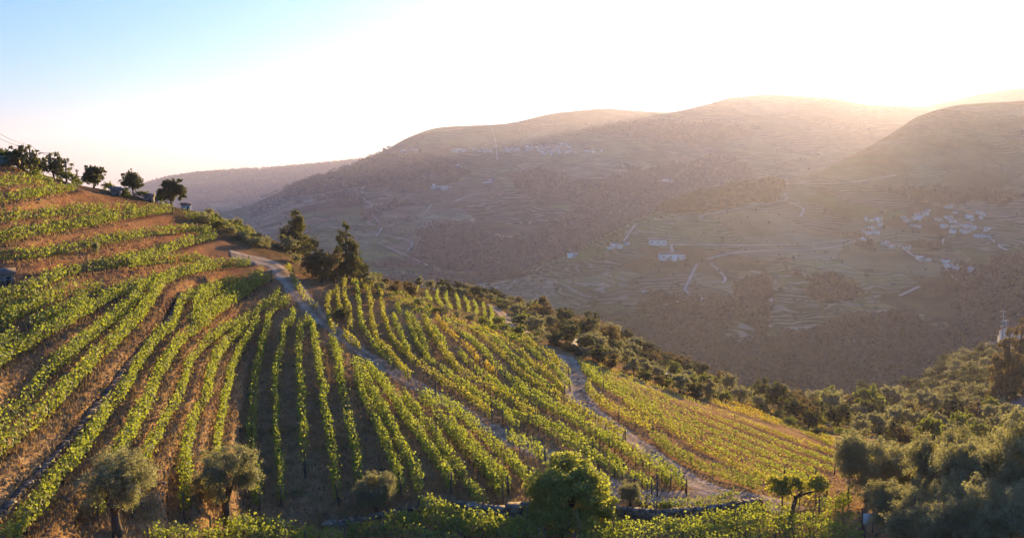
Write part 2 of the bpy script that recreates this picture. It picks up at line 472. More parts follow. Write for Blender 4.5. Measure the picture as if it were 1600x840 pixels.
# ------------------------------------------------------------------ near hillside
PX = 'p'   # (py, D) pair read off the photograph; a pair starting with 'z' is (z, D) out of sight
COLS = {
 -250: [('z', -19, 24), (840, 38), (700, 45), (600, 52), (500, 62), (400, 77), (330, 87), (270, 96), (235, 104), ('z', 5.5, 118), ('z', 0, 150), ('z', -45, 230), ('z', -110, 320), ('z', -175, 450)],
 0:    [('z', -19.5, 24), (840, 45), (800, 47), (700, 52.5), (657, 56), (561, 67), (505, 75), (462, 82), (398, 91), (370, 95), (337, 100), (309, 105), (275, 113), (252, 120), ('z', 1.0, 133), ('z', -5, 160), ('z', -45, 230), ('z', -110, 320), ('z', -175, 450)],
 100:  [('z', -20, 24), (840, 47.5), (730, 54), (640, 62), (560, 70), (500, 78), (460, 86), (410, 97), (360, 107), (320, 116), (296, 123), (282, 129), ('z', -1.4, 140), ('z', -8, 165), ('z', -42, 230), ('z', -105, 320), ('z', -175, 450)],
 200:  [('z', -21, 24), (840, 50), (760, 55), (651, 65), (571, 75), (507, 84), (450, 94), (404, 106), (367, 116), (332, 127), (312, 134), (303, 140), ('z', -4.2, 152), ('z', -12, 175), ('z', -40, 230), ('z', -100, 320), ('z', -175, 450)],
 300:  [('z', -23, 24), (840, 55), (760, 61), (660, 71), (570, 83), (500, 94), (450, 105), (400, 120), (360, 133), (340, 141), (330, 150), ('z', -7.5, 165), ('z', -18, 190), ('z', -48, 240), ('z', -105, 330), ('z', -175, 450)],
 400:  [('z', -24.5, 24), (840, 60), (720, 73), (600, 90), (500, 108), (430, 124), (400, 132), (378, 142), (366, 155), ('z', -12.5, 172), ('z', -28, 205), ('z', -55, 250), ('z', -105, 330), ('z', -175, 450)],
 500:  [('z', -25.5, 24), (840, 61.5), (740, 71), (640, 84.5), (560, 99), (500, 113), (450, 127), (425, 138), (408, 152), ('z', -16.5, 170), ('z', -32, 205), ('z', -60, 250), ('z', -108, 330), ('z', -175, 450)],
 600:  [('z', -25.5, 24), (840, 62), (760, 69), (650, 84), (560, 105), (490, 124), (455, 136), (446, 152), (438, 188), ('z', -30, 215), ('z', -62, 260), ('z', -110, 330), ('z', -175, 450)],
 700:  [('z', -25.8, 24), (840, 62), (770, 69), (680, 81.5), (600, 99), (540, 116), (497, 131), (482, 162), (450, 214), ('z', -35, 240), ('z', -68, 280), ('z', -118, 345), ('z', -175, 450)],
 800:  [('z', -26, 24), (840, 62), (780, 68), (700, 81), (620, 100), (560, 118), (533, 128), (520, 150), (500, 185), (472, 226), ('z', -45, 260), ('z', -78, 300), ('z', -125, 360), ('z', -175, 450)],
 900:  [('z', -26, 24), (840, 62), (790, 67.5), (710, 80), (640, 98), (585, 116), (554, 127), (532, 165), (508, 215), (492, 240), ('z', -55, 280), ('z', -88, 320), ('z', -130, 370), ('z', -175, 450)],
 1000: [('z', -26, 24), (840, 62), (797, 67), (720, 80), (660, 97), (610, 118), (593, 127), (575, 160), (550, 210), (534, 242), ('z', -68, 285), ('z', -105, 335), ('z', -175, 450)],
 1100: [('z', -26, 24), (840, 62), (792, 67.5), (730, 81), (675, 101), (640, 120), (626, 130), (610, 162), (590, 212), (578, 245), ('z', -78, 292), ('z', -115, 340), ('z', -178, 450)],
 1200: [('z', -26, 24), (840, 62), (790, 68), (740, 82), (690, 106), (660, 129), (645, 160), (632, 210), (622, 245), ('z', -88, 300), ('z', -130, 370), ('z', -180, 450)],
 1300: [('z', -25.5, 24), (840, 61), (785, 69), (742, 83), (703, 105), (686, 124), (664, 160), (648, 205), (630, 250), ('z', -90, 315), ('z', -132, 380), ('z', -180, 450)],
 1400: [('z', -24.5, 24), (840, 59), (780, 69), (740, 84), (708, 105), (690, 125), (668, 160), (650, 200), (628, 250), (614, 282), ('z', -92, 335), ('z', -135, 395), ('z', -178, 460)],
 1500: [('z', -23.5, 24), (840, 57), (780, 67), (735, 84), (706, 107), (690, 130), (665, 165), (620, 210), (580, 260), (556, 300), ('z', -84, 350), ('z', -130, 405), ('z', -175, 460)],
 1600: [('z', -22.5, 24), (840, 55), (780, 66), (725, 90), (694, 118), (655, 150), (612, 190), (572, 240), (538, 290), (520, 330), ('z', -82, 375), ('z', -125, 420), ('z', -160, 460)],
 1850: [('z', -20, 24), (840, 50), (760, 66), (700, 90), (650, 125), (600, 160), (550, 210), (510, 270), (485, 330), ('z', -60, 375), ('z', -100, 420), ('z', -140, 460)],
}
cpx = np.array(sorted(COLS), float)
DG = 24.0 * (1.0063 ** np.arange(0, 470))
DG = DG[DG < 452]
ZC = []
for c in sorted(COLS):
    ds, zs = [], []
    for nd in COLS[c]:
        if nd[0] == 'z': ds.append(nd[2]); zs.append(nd[1])
        else: ds.append(nd[1]); zs.append(float(z_at(c, nd[0], nd[1])))
    ZC.append(pchip(ds, zs, DG))
ZC = np.array(ZC)
gpx = np.arange(-250, 1851, 4.0)
ZN = np.stack([pchip(cpx, ZC[:, j], gpx) for j in range(len(DG))], axis=1)      # (columns, D)
PXG, DGG = np.meshgrid(gpx, DG, indexing='ij')
# x uses the pixel's own elevation so that columns stay true to the photograph
TANZ = ZN / DGG
# solve v for the ray whose z/y equals TANZ
VV = (TANZ * CP + SP) / (CP - TANZ * SP)
XN = (PXG - 800.0) / F_PX / (CP + VV * SP) * DGG
YN = DGG
ZN = ZN + vnoise(XN * 0.11, YN * 0.11, 3) * 0.7 * np.clip((YN - 40) / 60, 0.3, 1.5) * 0.6 + vnoise(XN * 0.7, YN * 0.7, 2) * 0.14

def grid_faces(nc, nr):
    i = np.arange(nc - 1)[:, None] * nr + np.arange(nr - 1)[None, :]
    return np.stack([i, i + nr, i + nr + 1, i + 1], axis=-1).reshape(-1, 4)

class Surf:
    def __init__(s, V, F):
        s.bvh = BVHTree.FromPolygons([tuple(v) for v in V], [tuple(int(i) for i in f) for f in F])
    def hit(s, px, py):
        a, b = ray(px, py)
        d = Vector((float(a), 1.0, float(b)))
        loc, nrm, idx, dist = s.bvh.ray_cast(Vector((0, 0, 0)), d.normalized())
        return loc
    def crest(s, px, py, dmax=170):
        """like hit, but a pixel just above a crest slides down to it"""
        for k in range(40):
            p = s.hit(px, py + k)
            if p is not None and (p.y < dmax or dmax is None): return p
        return None
    def drop(s, x, y):
        loc, nrm, idx, dist = s.bvh.ray_cast(Vector((x, y, 900)), Vector((0, 0, -1)))
        return loc
NV = np.stack([XN, YN, ZN], axis=-1).reshape(-1, 3)
NF = grid_faces(len(gpx), len(DG))
near = Surf(NV, NF)

def place(surf, px, py, h=0.0):
    """point on the ground below something whose height-h point shows at that photo pixel"""
    p = surf.hit(px, py)
    if h:
        for _ in range(3):
            if p is None: return None
            p2 = surf.hit(px, py + F_PX * h / p.y)
            if p2 is None: break
            p = p2
    return p

exec_rows = True
# ------------------------------------------------------------------ vine rows (their middle line as seen in the photograph)
A_ROWS = [
 ([(-40, 284), (0, 282.5), (43, 280), (86, 283)], 'topmost vine row, below the bushes on the left crest'),
 ([(-40, 318), (0, 309), (43, 301), (86, 295), (128, 289), (150, 286)], 'second vine row from the top of the left hill'),
 ([(-40, 341), (0, 337), (54, 332), (107, 328), (161, 324), (214, 322)], 'third vine row from the top, straight along the upper terrace'),
 ([(-40, 379), (0, 370), (54, 359), (107, 351), (161, 341), (214, 332.5), (250, 327), (275, 324)], 'vine row that ends below the round tree on the crest'),
 ([(-40, 400), (0, 397), (54, 394), (107, 386), (150, 376), (193, 368), (243, 360), (286, 357), (328, 358)], 'vine row behind the small lone tree on the red terrace'),
 ([(-40, 476), (0, 462), (54, 443), (107, 421), (161, 411), (200, 404), (232, 396), (264, 387), (296, 376), (337, 367)], 'long vine row rising from the stone hut to the grey knoll'),
 ([(200, 410), (232, 405), (264, 403), (296, 402), (328, 405)], 'short vine row branching off below the grey knoll'),
 ([(390, 407.5), (350, 412), (307, 418), (271, 428), (251, 441), (240, 460), (228, 477), (200, 507), (160, 546), (120, 586), (94, 615), (57, 651), (0, 694), (-40, 724)], 'long bright vine row curving above the wide bare terrace bank'),
 ([(246, 433), (225, 443), (214, 462), (186, 486), (154, 511), (120, 535), (96, 558), (69, 586), (43, 618), (0, 657), (-40, 690)], 'dark green vine row just uphill of the bright curving row'),
 ([(223, 438), (193, 449), (150, 471), (107, 496), (64, 520), (28, 539), (0, 558), (-40, 586)], 'third vine row uphill from the wide bare bank'),
 ([(139, 464), (107, 478), (71, 492), (45, 506)], 'short dark vine row with a gap at its left end'),
 ([(22, 523), (0, 541), (-40, 566)], 'stub of dark vines past the gap at the left edge'),
 ([(161, 449), (128, 448), (96, 453), (64, 468), (28, 486), (0, 503), (-40, 528)], 'yellow green vine row below the red terrace with the hut'),
 ([(60, 462), (21, 475), (0, 483), (-40, 500)], 'short dark vine row at the left edge below the hut'),
]
HEDGE = ([(290, 333.5), (320, 338), (350, 348), (371, 356), (388, 362)], 'dark vine hedge beside the olive scrub on the crest')
B_ROWS = [
 ([(410, 424), (393, 434), (355, 440), (328, 449), (303, 458), (286, 468), (279, 486), (271, 503), (251, 520), (234, 541), (213, 571), (198, 600), (160, 651), (123, 704), (100, 731), (66, 777), (37, 811), (24, 830), (8, 858)], 'vine row at the foot of the long diagonal stone wall'),
 ([(393, 441), (371, 444), (350, 448), (320, 462), (307, 475), (303, 486)], 'short yellow vine row curling back near the top of the wall'),
 ([(397, 444), (371, 452), (350, 466), (328, 479), (298, 499)], 'short dark vine row below the yellow curl'),
 ([(425, 430), (403, 441), (382, 456), (350, 477), (320, 501), (294, 520), (275, 541), (256, 567), (243, 592), (228, 628), (211, 657), (190, 695), (178, 725), (165, 755), (151, 790)], 'vine row ending behind the leftmost olive tree'),
 ([(436, 451), (433, 462), (414, 475), (393, 490), (371, 503), (350, 511), (328, 528), (307, 548), (294, 571), (286, 603), (271, 631), (251, 666), (229, 708), (216, 745), (207, 785)], 'thin vine row passing right of the leftmost olive tree'),
 ([(386, 507), (363, 524), (346, 546), (333, 571), (325, 606), (309, 640), (293, 686), (289, 723), (287, 760), (288, 788)], 'vine row between the two foreground olive trees'),
 ([(401, 498), (384, 531), (371, 554), (362, 575), (354, 611), (346, 651), (340, 694), (337, 743), (340, 770)], 'thin vine row seen through the second olive tree'),
 ([(450, 466), (426, 483), (419, 503), (411, 533), (404, 561), (398, 600), (394, 640), (393, 680), (396, 720), (403, 755), (406, 778)], 'broad yellow vine row ending right of the second olive tree'),
 ([(459, 483), (458, 498), (445, 509), (441, 533), (434, 563), (432, 600), (431, 661), (436, 704), (440, 772)], 'straight thin vine row, first of the middle fan'),
 ([(468.5, 503), (468.5, 533), (468.5, 563), (471, 600), (473, 640), (475, 669), (477, 728)], 'straight vine row that stops short above its end post'),
 ([(479, 497), (488, 507), (492, 528), (496, 554), (500, 586), (511, 647), (518, 694), (525, 743), (529, 768)], 'vine row beside the narrow lit strip of dry grass'),
 ([(519, 528), (527, 546), (531, 569), (535, 601), (546, 651), (555, 693), (562, 745)], 'vine row ending behind the small round olive tree'),
 ([(557, 573), (562, 598), (575, 631), (586, 652), (598, 680), (611, 710), (622, 736), (628, 762)], 'vine row right of the small round olive tree'),
 ([(562, 577), (579, 601), (592, 624), (607, 652), (620, 678), (633, 701), (648, 727), (654, 765)], 'shaggy vine row ending in a thick clump above the vines of the lower terrace'),
 ([(549, 560), (571, 568), (592, 588), (611, 611), (622, 633), (639, 656), (654, 676), (667, 697), (682, 714), (697, 731), (705, 752)], 'vine row starting at the track edge, ending at a brown stake'),
 ([(631, 613), (646, 633), (663, 652), (678, 671), (691, 695), (703, 710), (716, 727), (732, 754), (756, 784)], 'vine row ending beside the low boulders of the wall'),
 ([(658, 616), (676, 633), (686, 648), (701, 665), (720, 688), (737, 709), (754, 726), (771, 746), (786, 768)], 'outer of two close vine rows left of the big leafy tree'),
 ([(699, 654), (714, 669), (731, 686), (750, 705), (763, 722), (778, 739), (795, 755)], 'inner of two close vine rows left of the big leafy tree'),
 ([(671, 616), (699, 628), (721, 646), (743, 665), (764, 686), (779, 701), (794, 714), (811, 729), (826, 742)], 'vine row along the left side of the dirt track'),
 ([(794, 676), (811, 688), (833, 697), (852, 711)], 'short vine row on the track side above the big leafy tree'),
]
C_ROWS = [
 ([(449, 413), (454, 423), (462, 441), (473, 458), (486, 471), (495, 482)], 'lone vine row climbing beside the top of the dirt track'),
 ([(530, 453), (522, 457), (513.5, 463), (511, 475), (513.5, 494), (519, 508), (528, 514)], 'hooked vine row left of the dark shrub'),
 ([(528.5, 458), (530, 473), (533, 487)], 'short vine row above the dark shrub'),
 ([(539, 438), (538, 451), (541, 471), (546, 492), (547, 513)], 'vine row dropping past the right of the dark shrub'),
 ([(535, 516), (548, 528), (563, 540)], 'short thick vine row on the bend of the track'),
 ([(548, 437), (558, 443), (560, 464), (563, 490), (569, 513), (582, 534), (599, 552), (615, 567)], 'first long vine row right of the dirt track'),
 ([(563, 441), (576, 451), (578, 473), (582, 496), (587, 525), (600, 543), (617, 561), (632, 577), (638, 586)], 'second long vine row right of the dirt track'),
 ([(571, 441), (588, 447), (596, 460), (597, 479), (603, 503), (612, 526), (628, 546), (649, 563), (671, 580), (696, 597), (720, 609), (743, 626), (769, 647)], 'vine row ending at a post halfway down the track'),
 ([(786, 648), (807, 664)], 'stub of vine row beside the half way bend of the track'),
 ([(616, 492), (621, 511), (630, 533), (641, 552)], 'short vine row at the foot of the orange bank'),
 ([(634, 488), (643, 513), (653, 537), (668, 558), (686, 570), (703, 584), (721, 596), (743, 612), (768, 625), (792, 639), (813, 648), (837, 658), (858, 671), (882, 686), (906, 697), (928, 710), (949, 724), (968, 734), (995, 741), (1018, 758)], 'very long vine row running down behind the big leafy tree to the track bend'),
 ([(641, 490), (651, 509), (662, 531), (669, 549)], 'short vine row between two long ones below the dark hedge'),
 ([(662, 492), (673, 516), (686, 539), (701, 558), (716, 574), (728, 583), (743, 592), (764, 605), (786, 616), (811, 631), (837, 648)], 'vine row that stops in the middle of the slope, right of the long one'),
 ([(666, 494), (681, 516), (694, 533), (698, 543)], 'short vine row with a weedy gap below it'),
 ([(718, 548), (733, 565), (753, 583), (775, 600), (796, 611), (820, 626), (842, 634)], 'dark vine row starting below the weedy gap'),
 ([(681, 492), (694, 509), (707, 522), (724, 537), (739, 552), (749, 562)], 'yellowing vine row with thin foliage'),
 ([(757, 567), (773, 581)], 'two yellowing vines left standing in a gap'),
 ([(692, 494), (718, 516), (739, 531), (761, 552), (779, 573), (801, 591), (822, 605), (846, 618), (867, 631), (888, 640), (908, 653), (928, 667), (953, 682), (976, 694), (995, 705), (1014, 713), (1033, 721), (1050, 732), (1062, 745), (1073, 757)], 'long vine row ending in a round dark clump at the track'),
 ([(839, 652), (858, 661), (878, 667), (900, 680), (925, 690), (946, 703), (963, 717), (975, 726)], 'vine row ending left of the small olive tree by the track'),
 ([(803, 601), (828, 617), (850, 631), (882, 647), (901, 657), (915, 663), (932, 676), (950, 687), (967, 698), (984, 708), (1007, 722), (1029, 735), (1048, 750)], 'vine row with open stems facing the bare strip'),
 ([(705, 496), (728, 509), (750, 522), (771, 541), (793, 560), (807, 576), (828, 592), (850, 607), (871, 618), (893, 629), (914, 640), (931, 652), (948, 661), (977, 676)], 'long vine row along the left edge of the second track'),
 ([(737, 507), (767, 524), (793, 545), (811, 562), (828, 579), (846, 594), (868, 607)], 'vine row fading out near the second track'),
 ([(754, 512), (784, 528), (810, 546), (828, 563), (850, 579), (867, 594), (882, 608)], 'third vine row left of the upper second track'),
 ([(788, 519), (814, 533), (841, 556), (863, 572), (878, 586), (891, 601)], 'second vine row left of the upper second track'),
 ([(815, 526), (836, 540), (852, 549), (865, 558), (882, 573), (889, 580)], 'vine row nearest the upper second track'),
 ([(606, 461), (628, 462), (649, 470), (673, 487)], 'dark hedge like vine row on the crest above the orange bank'),
 ([(619, 470), (639, 475), (654, 483)], 'short dark vine row just below the crest hedge'),
 ([(619, 475), (626, 488)], 'small clump of vines at the top of the orange bank'),
]
# right-hand block: guide lines from the crest down to the track
crest_g = [(898, 558), (940, 571), (1000, 592), (1060, 614), (1120, 637), (1180, 660), (1240, 683), (1310, 706)]
low_g = [(921, 597), (919, 608), (927, 620), (951, 635), (982, 648), (1004, 660), (1022, 681), (1056, 709), (1106, 731), (1163, 750), (1190, 763)]
def along(line, t):
    P = np.array(line, float)
    s = np.concatenate([[0], np.cumsum(np.hypot(*np.diff(P, axis=0).T))])
    s /= s[-1]
    return np.stack([np.interp(t, s, P[:, 0]), np.interp(t, s, P[:, 1])], -1)
D_ROWS = [
 ([(908, 574), (921, 586), (933, 595), (943, 603)], 'short dark vine row at the top right of the second track'),
 ([(921, 597), (919, 606), (927, 619), (939, 629), (951, 636), (966, 642), (982, 648), (1001, 656), (1021, 667)], 'hooked vine row round the bare triangle by the second track'),
 ([(967, 651), (980, 656), (996, 663), (1012, 669), (1019, 674)], 'short clump of vines on the right shoulder of the second track'),
 ([(1022, 681), (1037, 696), (1056, 709), (1075, 720), (1106, 732), (1140, 746), (1163, 751), (1188, 763)], 'thick dark vine row bordering the lower second track'),
]
dnames = ['crest', 'second', 'third', 'fourth', 'fifth', 'sixth', 'seventh', 'eighth', 'ninth', 'tenth', 'eleventh']
tt = np.linspace(0, 1, 16)
for i in range(7):
    f = i / 7.0 + 0.02
    top = along(crest_g, tt); bot = along([(930, 602), (960, 622), (1000, 645), (1040, 672), (1090, 705), (1150, 733), (1215, 765), (1290, 792)], tt)
    P = top * (1 - f) + bot * f
    P[:, 0] += 0
    s = (0 if i < 6 else [0.08, 0.02, 0.12, 0.05, 0.15][i - 6])
    e = [1.0, 1.0, 1.0, 0.98, 0.97, 0.96, 0.95, 0.94, 0.93, 0.95, 0.88][i]
    keep = (tt >= s) & (tt <= e)
    lab = ('vine row on the very crest of the right vineyard' if i == 0 else
           '%s vine row below the crest of the right vineyard' % dnames[i])
    D_ROWS.append((P[keep].tolist(), lab))
D_ROWS += [
 ([(1120, 629), (1150, 640), (1185, 650), (1215, 661)], 'golden vine row beside the lone olive on the right crest'),
 ([(1195, 648), (1230, 658), (1262, 668), (1300, 684)], 'leafy vine row on the crest behind the right vineyard'),
 ([(1130, 622), (1162, 633), (1190, 643)], 'short golden vine row by the bare patch on the right crest'),
 ([(1085, 617), (1120, 627), (1160, 640), (1205, 655), (1250, 670), (1300, 692)], 'vine row just behind the crest row of the right vineyard'),
 ([(1150, 636), (1190, 646), (1230, 660), (1270, 672), (1305, 688)], 'golden vine row between the crest and the grey brown tree'),
 ([(1165, 628), (1210, 642), (1250, 655), (1290, 668)], 'outermost golden vine row of the right vineyard'),
 ([(1222, 790), (1250, 782), (1275, 778)], 'vines between the gnarled tree and the lit bare patch'),
 ([(1225, 742), (1260, 752), (1292, 765)], 'short vine row ending at the lit bare patch'),
 ([(1046, 795), (1075, 792), (1110, 789), (1148, 778)], 'dark box shaped vine hedge on the wall below the track bend'),
 ([(996, 778), (1010, 787), (1026, 797)], 'little vine row between the small olive and the wall'),
]
E_ROWS = [
 ([(235, 838), (260, 836), (290, 838)], 'small dark vines near the trunk of the leftmost olive'),
 ([(330, 822), (365, 816), (400, 813), (445, 820), (500, 834), (540, 842)], 'vine row of the lower terrace below the second olive'),
 ([(290, 840), (350, 832), (420, 832), (480, 842)], 'lowest vines of the left bottom edge'),
 ([(655, 784), (686, 795), (715, 804), (750, 811), (793, 818), (840, 822), (900, 826), (960, 830)], 'vine row tumbling down in front of the wall boulders'),
 ([(600, 811), (643, 804), (686, 812), (728, 822), (793, 832), (850, 838)], 'second vine row on the lower terrace'),
 ([(540, 826), (600, 824), (664, 831), (720, 842)], 'third vine row on the lower terrace'),
 ([(826, 808), (868, 810), (905, 820)], 'dark vines under the big leafy tree'),
 ([(905, 828), (960, 822), (1040, 818), (1100, 812), (1160, 800), (1200, 791), (1240, 797)], 'vine row hugging the foot of the right stone wall'),
 ([(900, 842), (980, 838), (1060, 832), (1130, 824), (1190, 812), (1250, 806), (1300, 808), (1348, 812)], 'vine row ending at the white panel between posts'),
 ([(1080, 846), (1150, 840), (1220, 828), (1290, 826), (1350, 834)], 'front vine row below the forked dark trunk'),
 ([(1280, 786), (1310, 780), (1326, 772)], 'dark green vine clump beside the lit bare patch'),
]
F_ROWS = []
ftop = [(652, 448), (668, 449), (684, 453), (698, 457), (712, 460), (726, 464), (740, 468), (754, 472), (766, 476)]
fbot = [(654, 466), (676, 472), (690, 476), (706, 481), (716, 486), (732, 490), (744, 494), (756, 498), (766, 506)]
ford = ['first', 'second', 'third', 'fourth', 'fifth', 'sixth', 'seventh', 'eighth', 'ninth']
for i in range(9):
    a, b = ftop[i], fbot[i]
    F_ROWS.append(([a, ((a[0] + b[0]) / 2 + (3 if i > 3 else -4), (a[1] + b[1]) / 2), b], '%s from the left of the small vine rows beyond the crest' % ford[i]))
G_ROWS = []
gw = ['back', 'second', 'third', 'front']
for i in range(4):
    y = 700 + i * 7
    G_ROWS.append(([(1440 - 4 * i, y + 2), (1490, y - 1), (1540, y), (1590, y + 4), (1640, y + 5)], '%s golden vine row behind the right olive trees' % gw[i]))

def resample(P, step):
    P = np.array(P, float)
    # smooth with Catmull-Rom, then even spacing
    out = []
    n = len(P)
    for i in range(n - 1):
        p0, p1, p2, p3 = P[max(i - 1, 0)], P[i], P[i + 1], P[min(i + 2, n - 1)]
        for t in np.linspace(0, 1, 8, endpoint=False):
            out.append(0.5 * ((2 * p1) + (p2 - p0) * t + (2 * p0 - 5 * p1 + 4 * p2 - p3) * t * t + (3 * p1 - p0 - 3 * p2 + p3) * t ** 3))
    out.append(P[-1])
    P = np.array(out)
    seg = np.linalg.norm(np.diff(P, axis=0), axis=1)
    s = np.concatenate([[0], np.cumsum(seg)])
    k = max(2, int(s[-1] / step) + 1)
    q = np.linspace(0, s[-1], k)
    return np.stack([np.interp(q, s, P[:, j]) for j in range(P.shape[1])], -1), s[-1]

def row_line(pix, h=0.85, surf=None):
    surf = surf or near
    P, _ = resample(pix, 5.0)
    out = []
    for px, py in P:
        p = place(surf, px, py, h)
        if p is not None:
            if out and (p - out[-1]).length > 12: continue
            out.append(p)
    return out

ALL_ROWS = []
for key, rows, grp in (('A', A_ROWS, 'vine rows on the left hill terraces'), ('H', [HEDGE], 'vine rows on the left hill terraces'),
                       ('B', B_ROWS, 'vine rows left of the dirt track'), ('C', C_ROWS, 'vine rows between the two tracks'),
                       ('D', D_ROWS, 'vine rows of the right vineyard'), ('E', E_ROWS, 'vine rows of the lower terrace'),
                       ('F', F_ROWS, 'vine rows beyond the crest'), ('G', G_ROWS, 'golden vine rows behind the olive trees')):
    for pix, lab in rows:
        L = row_line(pix, {'A': 0.8, 'B': 0.85, 'C': 0.72, 'D': 0.38, 'F': 0.45, 'G': 0.6}.get(key, 0.8))
        if len(L) < 2: print('ROW LOST', lab); continue
        P, ln = resample([tuple(p) for p in L], 0.5)
        ALL_ROWS.append([key, lab, grp, P, ln])

# terraces: level the ground along each row of the left hill, steepen the bank between
kd_pts = np.concatenate([r[3] for r in ALL_ROWS if r[0] in 'AB'])
kd = KDTree(len(kd_pts))
for i, p in enumerate(kd_pts): kd.insert((p[0], p[1], 0), i)
kd.balance()
sel = np.where((NV[:, 1] > 40) & (NV[:, 1] < 145) & (NV[:, 0] < 2) & (NV[:, 2] > -27))[0]
PIXX = PXG.reshape(-1)
for i in sel:
    if PIXX[i] > 640: continue
    x, y, z = NV[i]
    co, j, d = kd.find((x, y, 0))
    if d < 1.9:
        t = min(max((d - 0.75) / 1.15, 0), 1); t = t * t * (3 - 2 * t)
        zr = kd_pts[j][2]
        if abs(zr - z) < 1.6:
            NV[i, 2] = zr * (1 - t) + z * t
near = Surf(NV, NF)

# ground properties by place
apx = PXG.reshape(-1); 
apy = 420.0 - F_PX * ((NV[:, 2] / NV[:, 1]) * CP + SP) / (CP - (NV[:, 2] / NV[:, 1]) * SP)
def sm(a, b, x):
    t = np.clip((x - a) / (b - a), 0, 1); return t * t * (3 - 2 * t)
red = 0.25 + 0.65 * sm(460, 340, apx) * sm(620, 380, apy) + 0.25 * sm(620, 520, apx) * sm(700, 500, apy)
red = np.clip(red + 0.45 * sm(900, 1000, apx) * sm(124, 112, NV[:, 1]) * sm(76, 84, NV[:, 1]), 0.05, 0.95)
red = np.where((NV[:, 1] > 150), 0.3, red)
green = 0.45 + 0.4 * sm(150, 420, apx) * sm(480, 700, apy) * sm(760, 560, apx)
scr = sm(126, 142, NV[:, 1] + vnoise(NV[:, 0] * .1, NV[:, 1] * .1) * 20)
ground = mk('hillside_ground', NV, NF, M['ground'], smooth=True)
for nm, arr in (('red_soil', red), ('greenery', green), ('scrub', scr * 0.85)):
    at = ground.data.attributes.new(nm, 'FLOAT', 'POINT')
    at.data.foreach_set('value', np.ascontiguousarray(arr, dtype=np.float32))
tag(ground, 'dry hillside falling from the left crest into the valley', None, None, 'structure')

# ------------------------------------------------------------------ far hills (semantic nodes: base .. crest .. back)
def hill(name, cols, pxs, sub, mat, rough_amp, rough_sc, woods=None, label=None):
    """cols: {px: [(py or ('z', z)), D] nodes}, every column with the same number of nodes"""
    ks = np.array(sorted(cols), float)
    nn = len(cols[int(ks[0])])
    D = np.zeros((len(ks), nn)); Z = np.zeros((len(ks), nn))
    for i, c in enumerate(sorted(cols)):
        for j, nd in enumerate(cols[c]):
            if nd[0] == 'z': Z[i, j] = nd[1]; D[i, j] = nd[2]
            else: D[i, j] = nd[1]; Z[i, j] = z_at(c, nd[0], nd[1])
    Dq = np.stack([pchip(ks, D[:, j], pxs) for j in range(nn)], 1)
    Zq = np.stack([pchip(ks, Z[:, j], pxs) for j in range(nn)], 1)
    t = np.linspace(0, nn - 1, sub)
    DD = np.stack([np.interp(t, np.arange(nn), Dq[i]) for i in range(len(pxs))])
    ZZ = np.stack([pchip(np.arange(nn), Zq[i], t) for i in range(len(pxs))])
    PP = np.repeat(pxs[:, None], sub, 1)
    tz = ZZ / DD
    v = (tz * CP + SP) / (CP - tz * SP)
    X = (PP - 800.0) / F_PX / (CP + v * SP) * DD
    damp = 1.0 - 0.75 * np.exp(-((t - (nn - 3)) / 0.35) ** 2)[None, :]
    ridge = 0.5 - np.abs(vnoise(X / rough_sc, DD / rough_sc * 0.6, 5)) * 2.4
    ZZ = ZZ + (ridge * rough_amp + vnoise(X / rough_sc * 5, DD / rough_sc * 5, 3) * rough_amp * 0.12) * damp
    V = np.stack([X, DD, ZZ], -1).reshape(-1, 3)
    F = grid_faces(len(pxs), sub)
    o = mk(name, V, F, mat, smooth=True)
    tz = V[:, 2] / V[:, 1]
    py = 420.0 - F_PX * (tz * CP + SP) / (CP - tz * SP)
    px = PP.reshape(-1)
    w = woods(px, py, V) if woods else np.zeros(len(V))
    rl = ridge.reshape(-1) + vnoise(V[:, 0] / rough_sc * 8, V[:, 1] / rough_sc * 8, 2) * 0.15
    w = np.maximum(w, np.clip((0.02 - rl) / 0.10, 0, 0.9))
    at = o.data.attributes.new('woods', 'FLOAT', 'POINT')
    at.data.foreach_set('value', np.ascontiguousarray(w, dtype=np.float32))
    tag(o, label, None, None, 'structure')
    return o, Surf(V, F), V, w, px, py

def inpoly(px, py, poly):
    px = np.asarray(px); py = np.asarray(py)
    ins = np.zeros(px.shape, bool)
    n = len(poly)
    for i in range(n):
        x1, y1 = poly[i]; x2, y2 = poly[(i + 1) % n]
        c = ((y1 > py) != (y2 > py)) & (px < (x2 - x1) * (py - y1) / (y2 - y1 + 1e-9) + x1)
        ins ^= c
    return ins

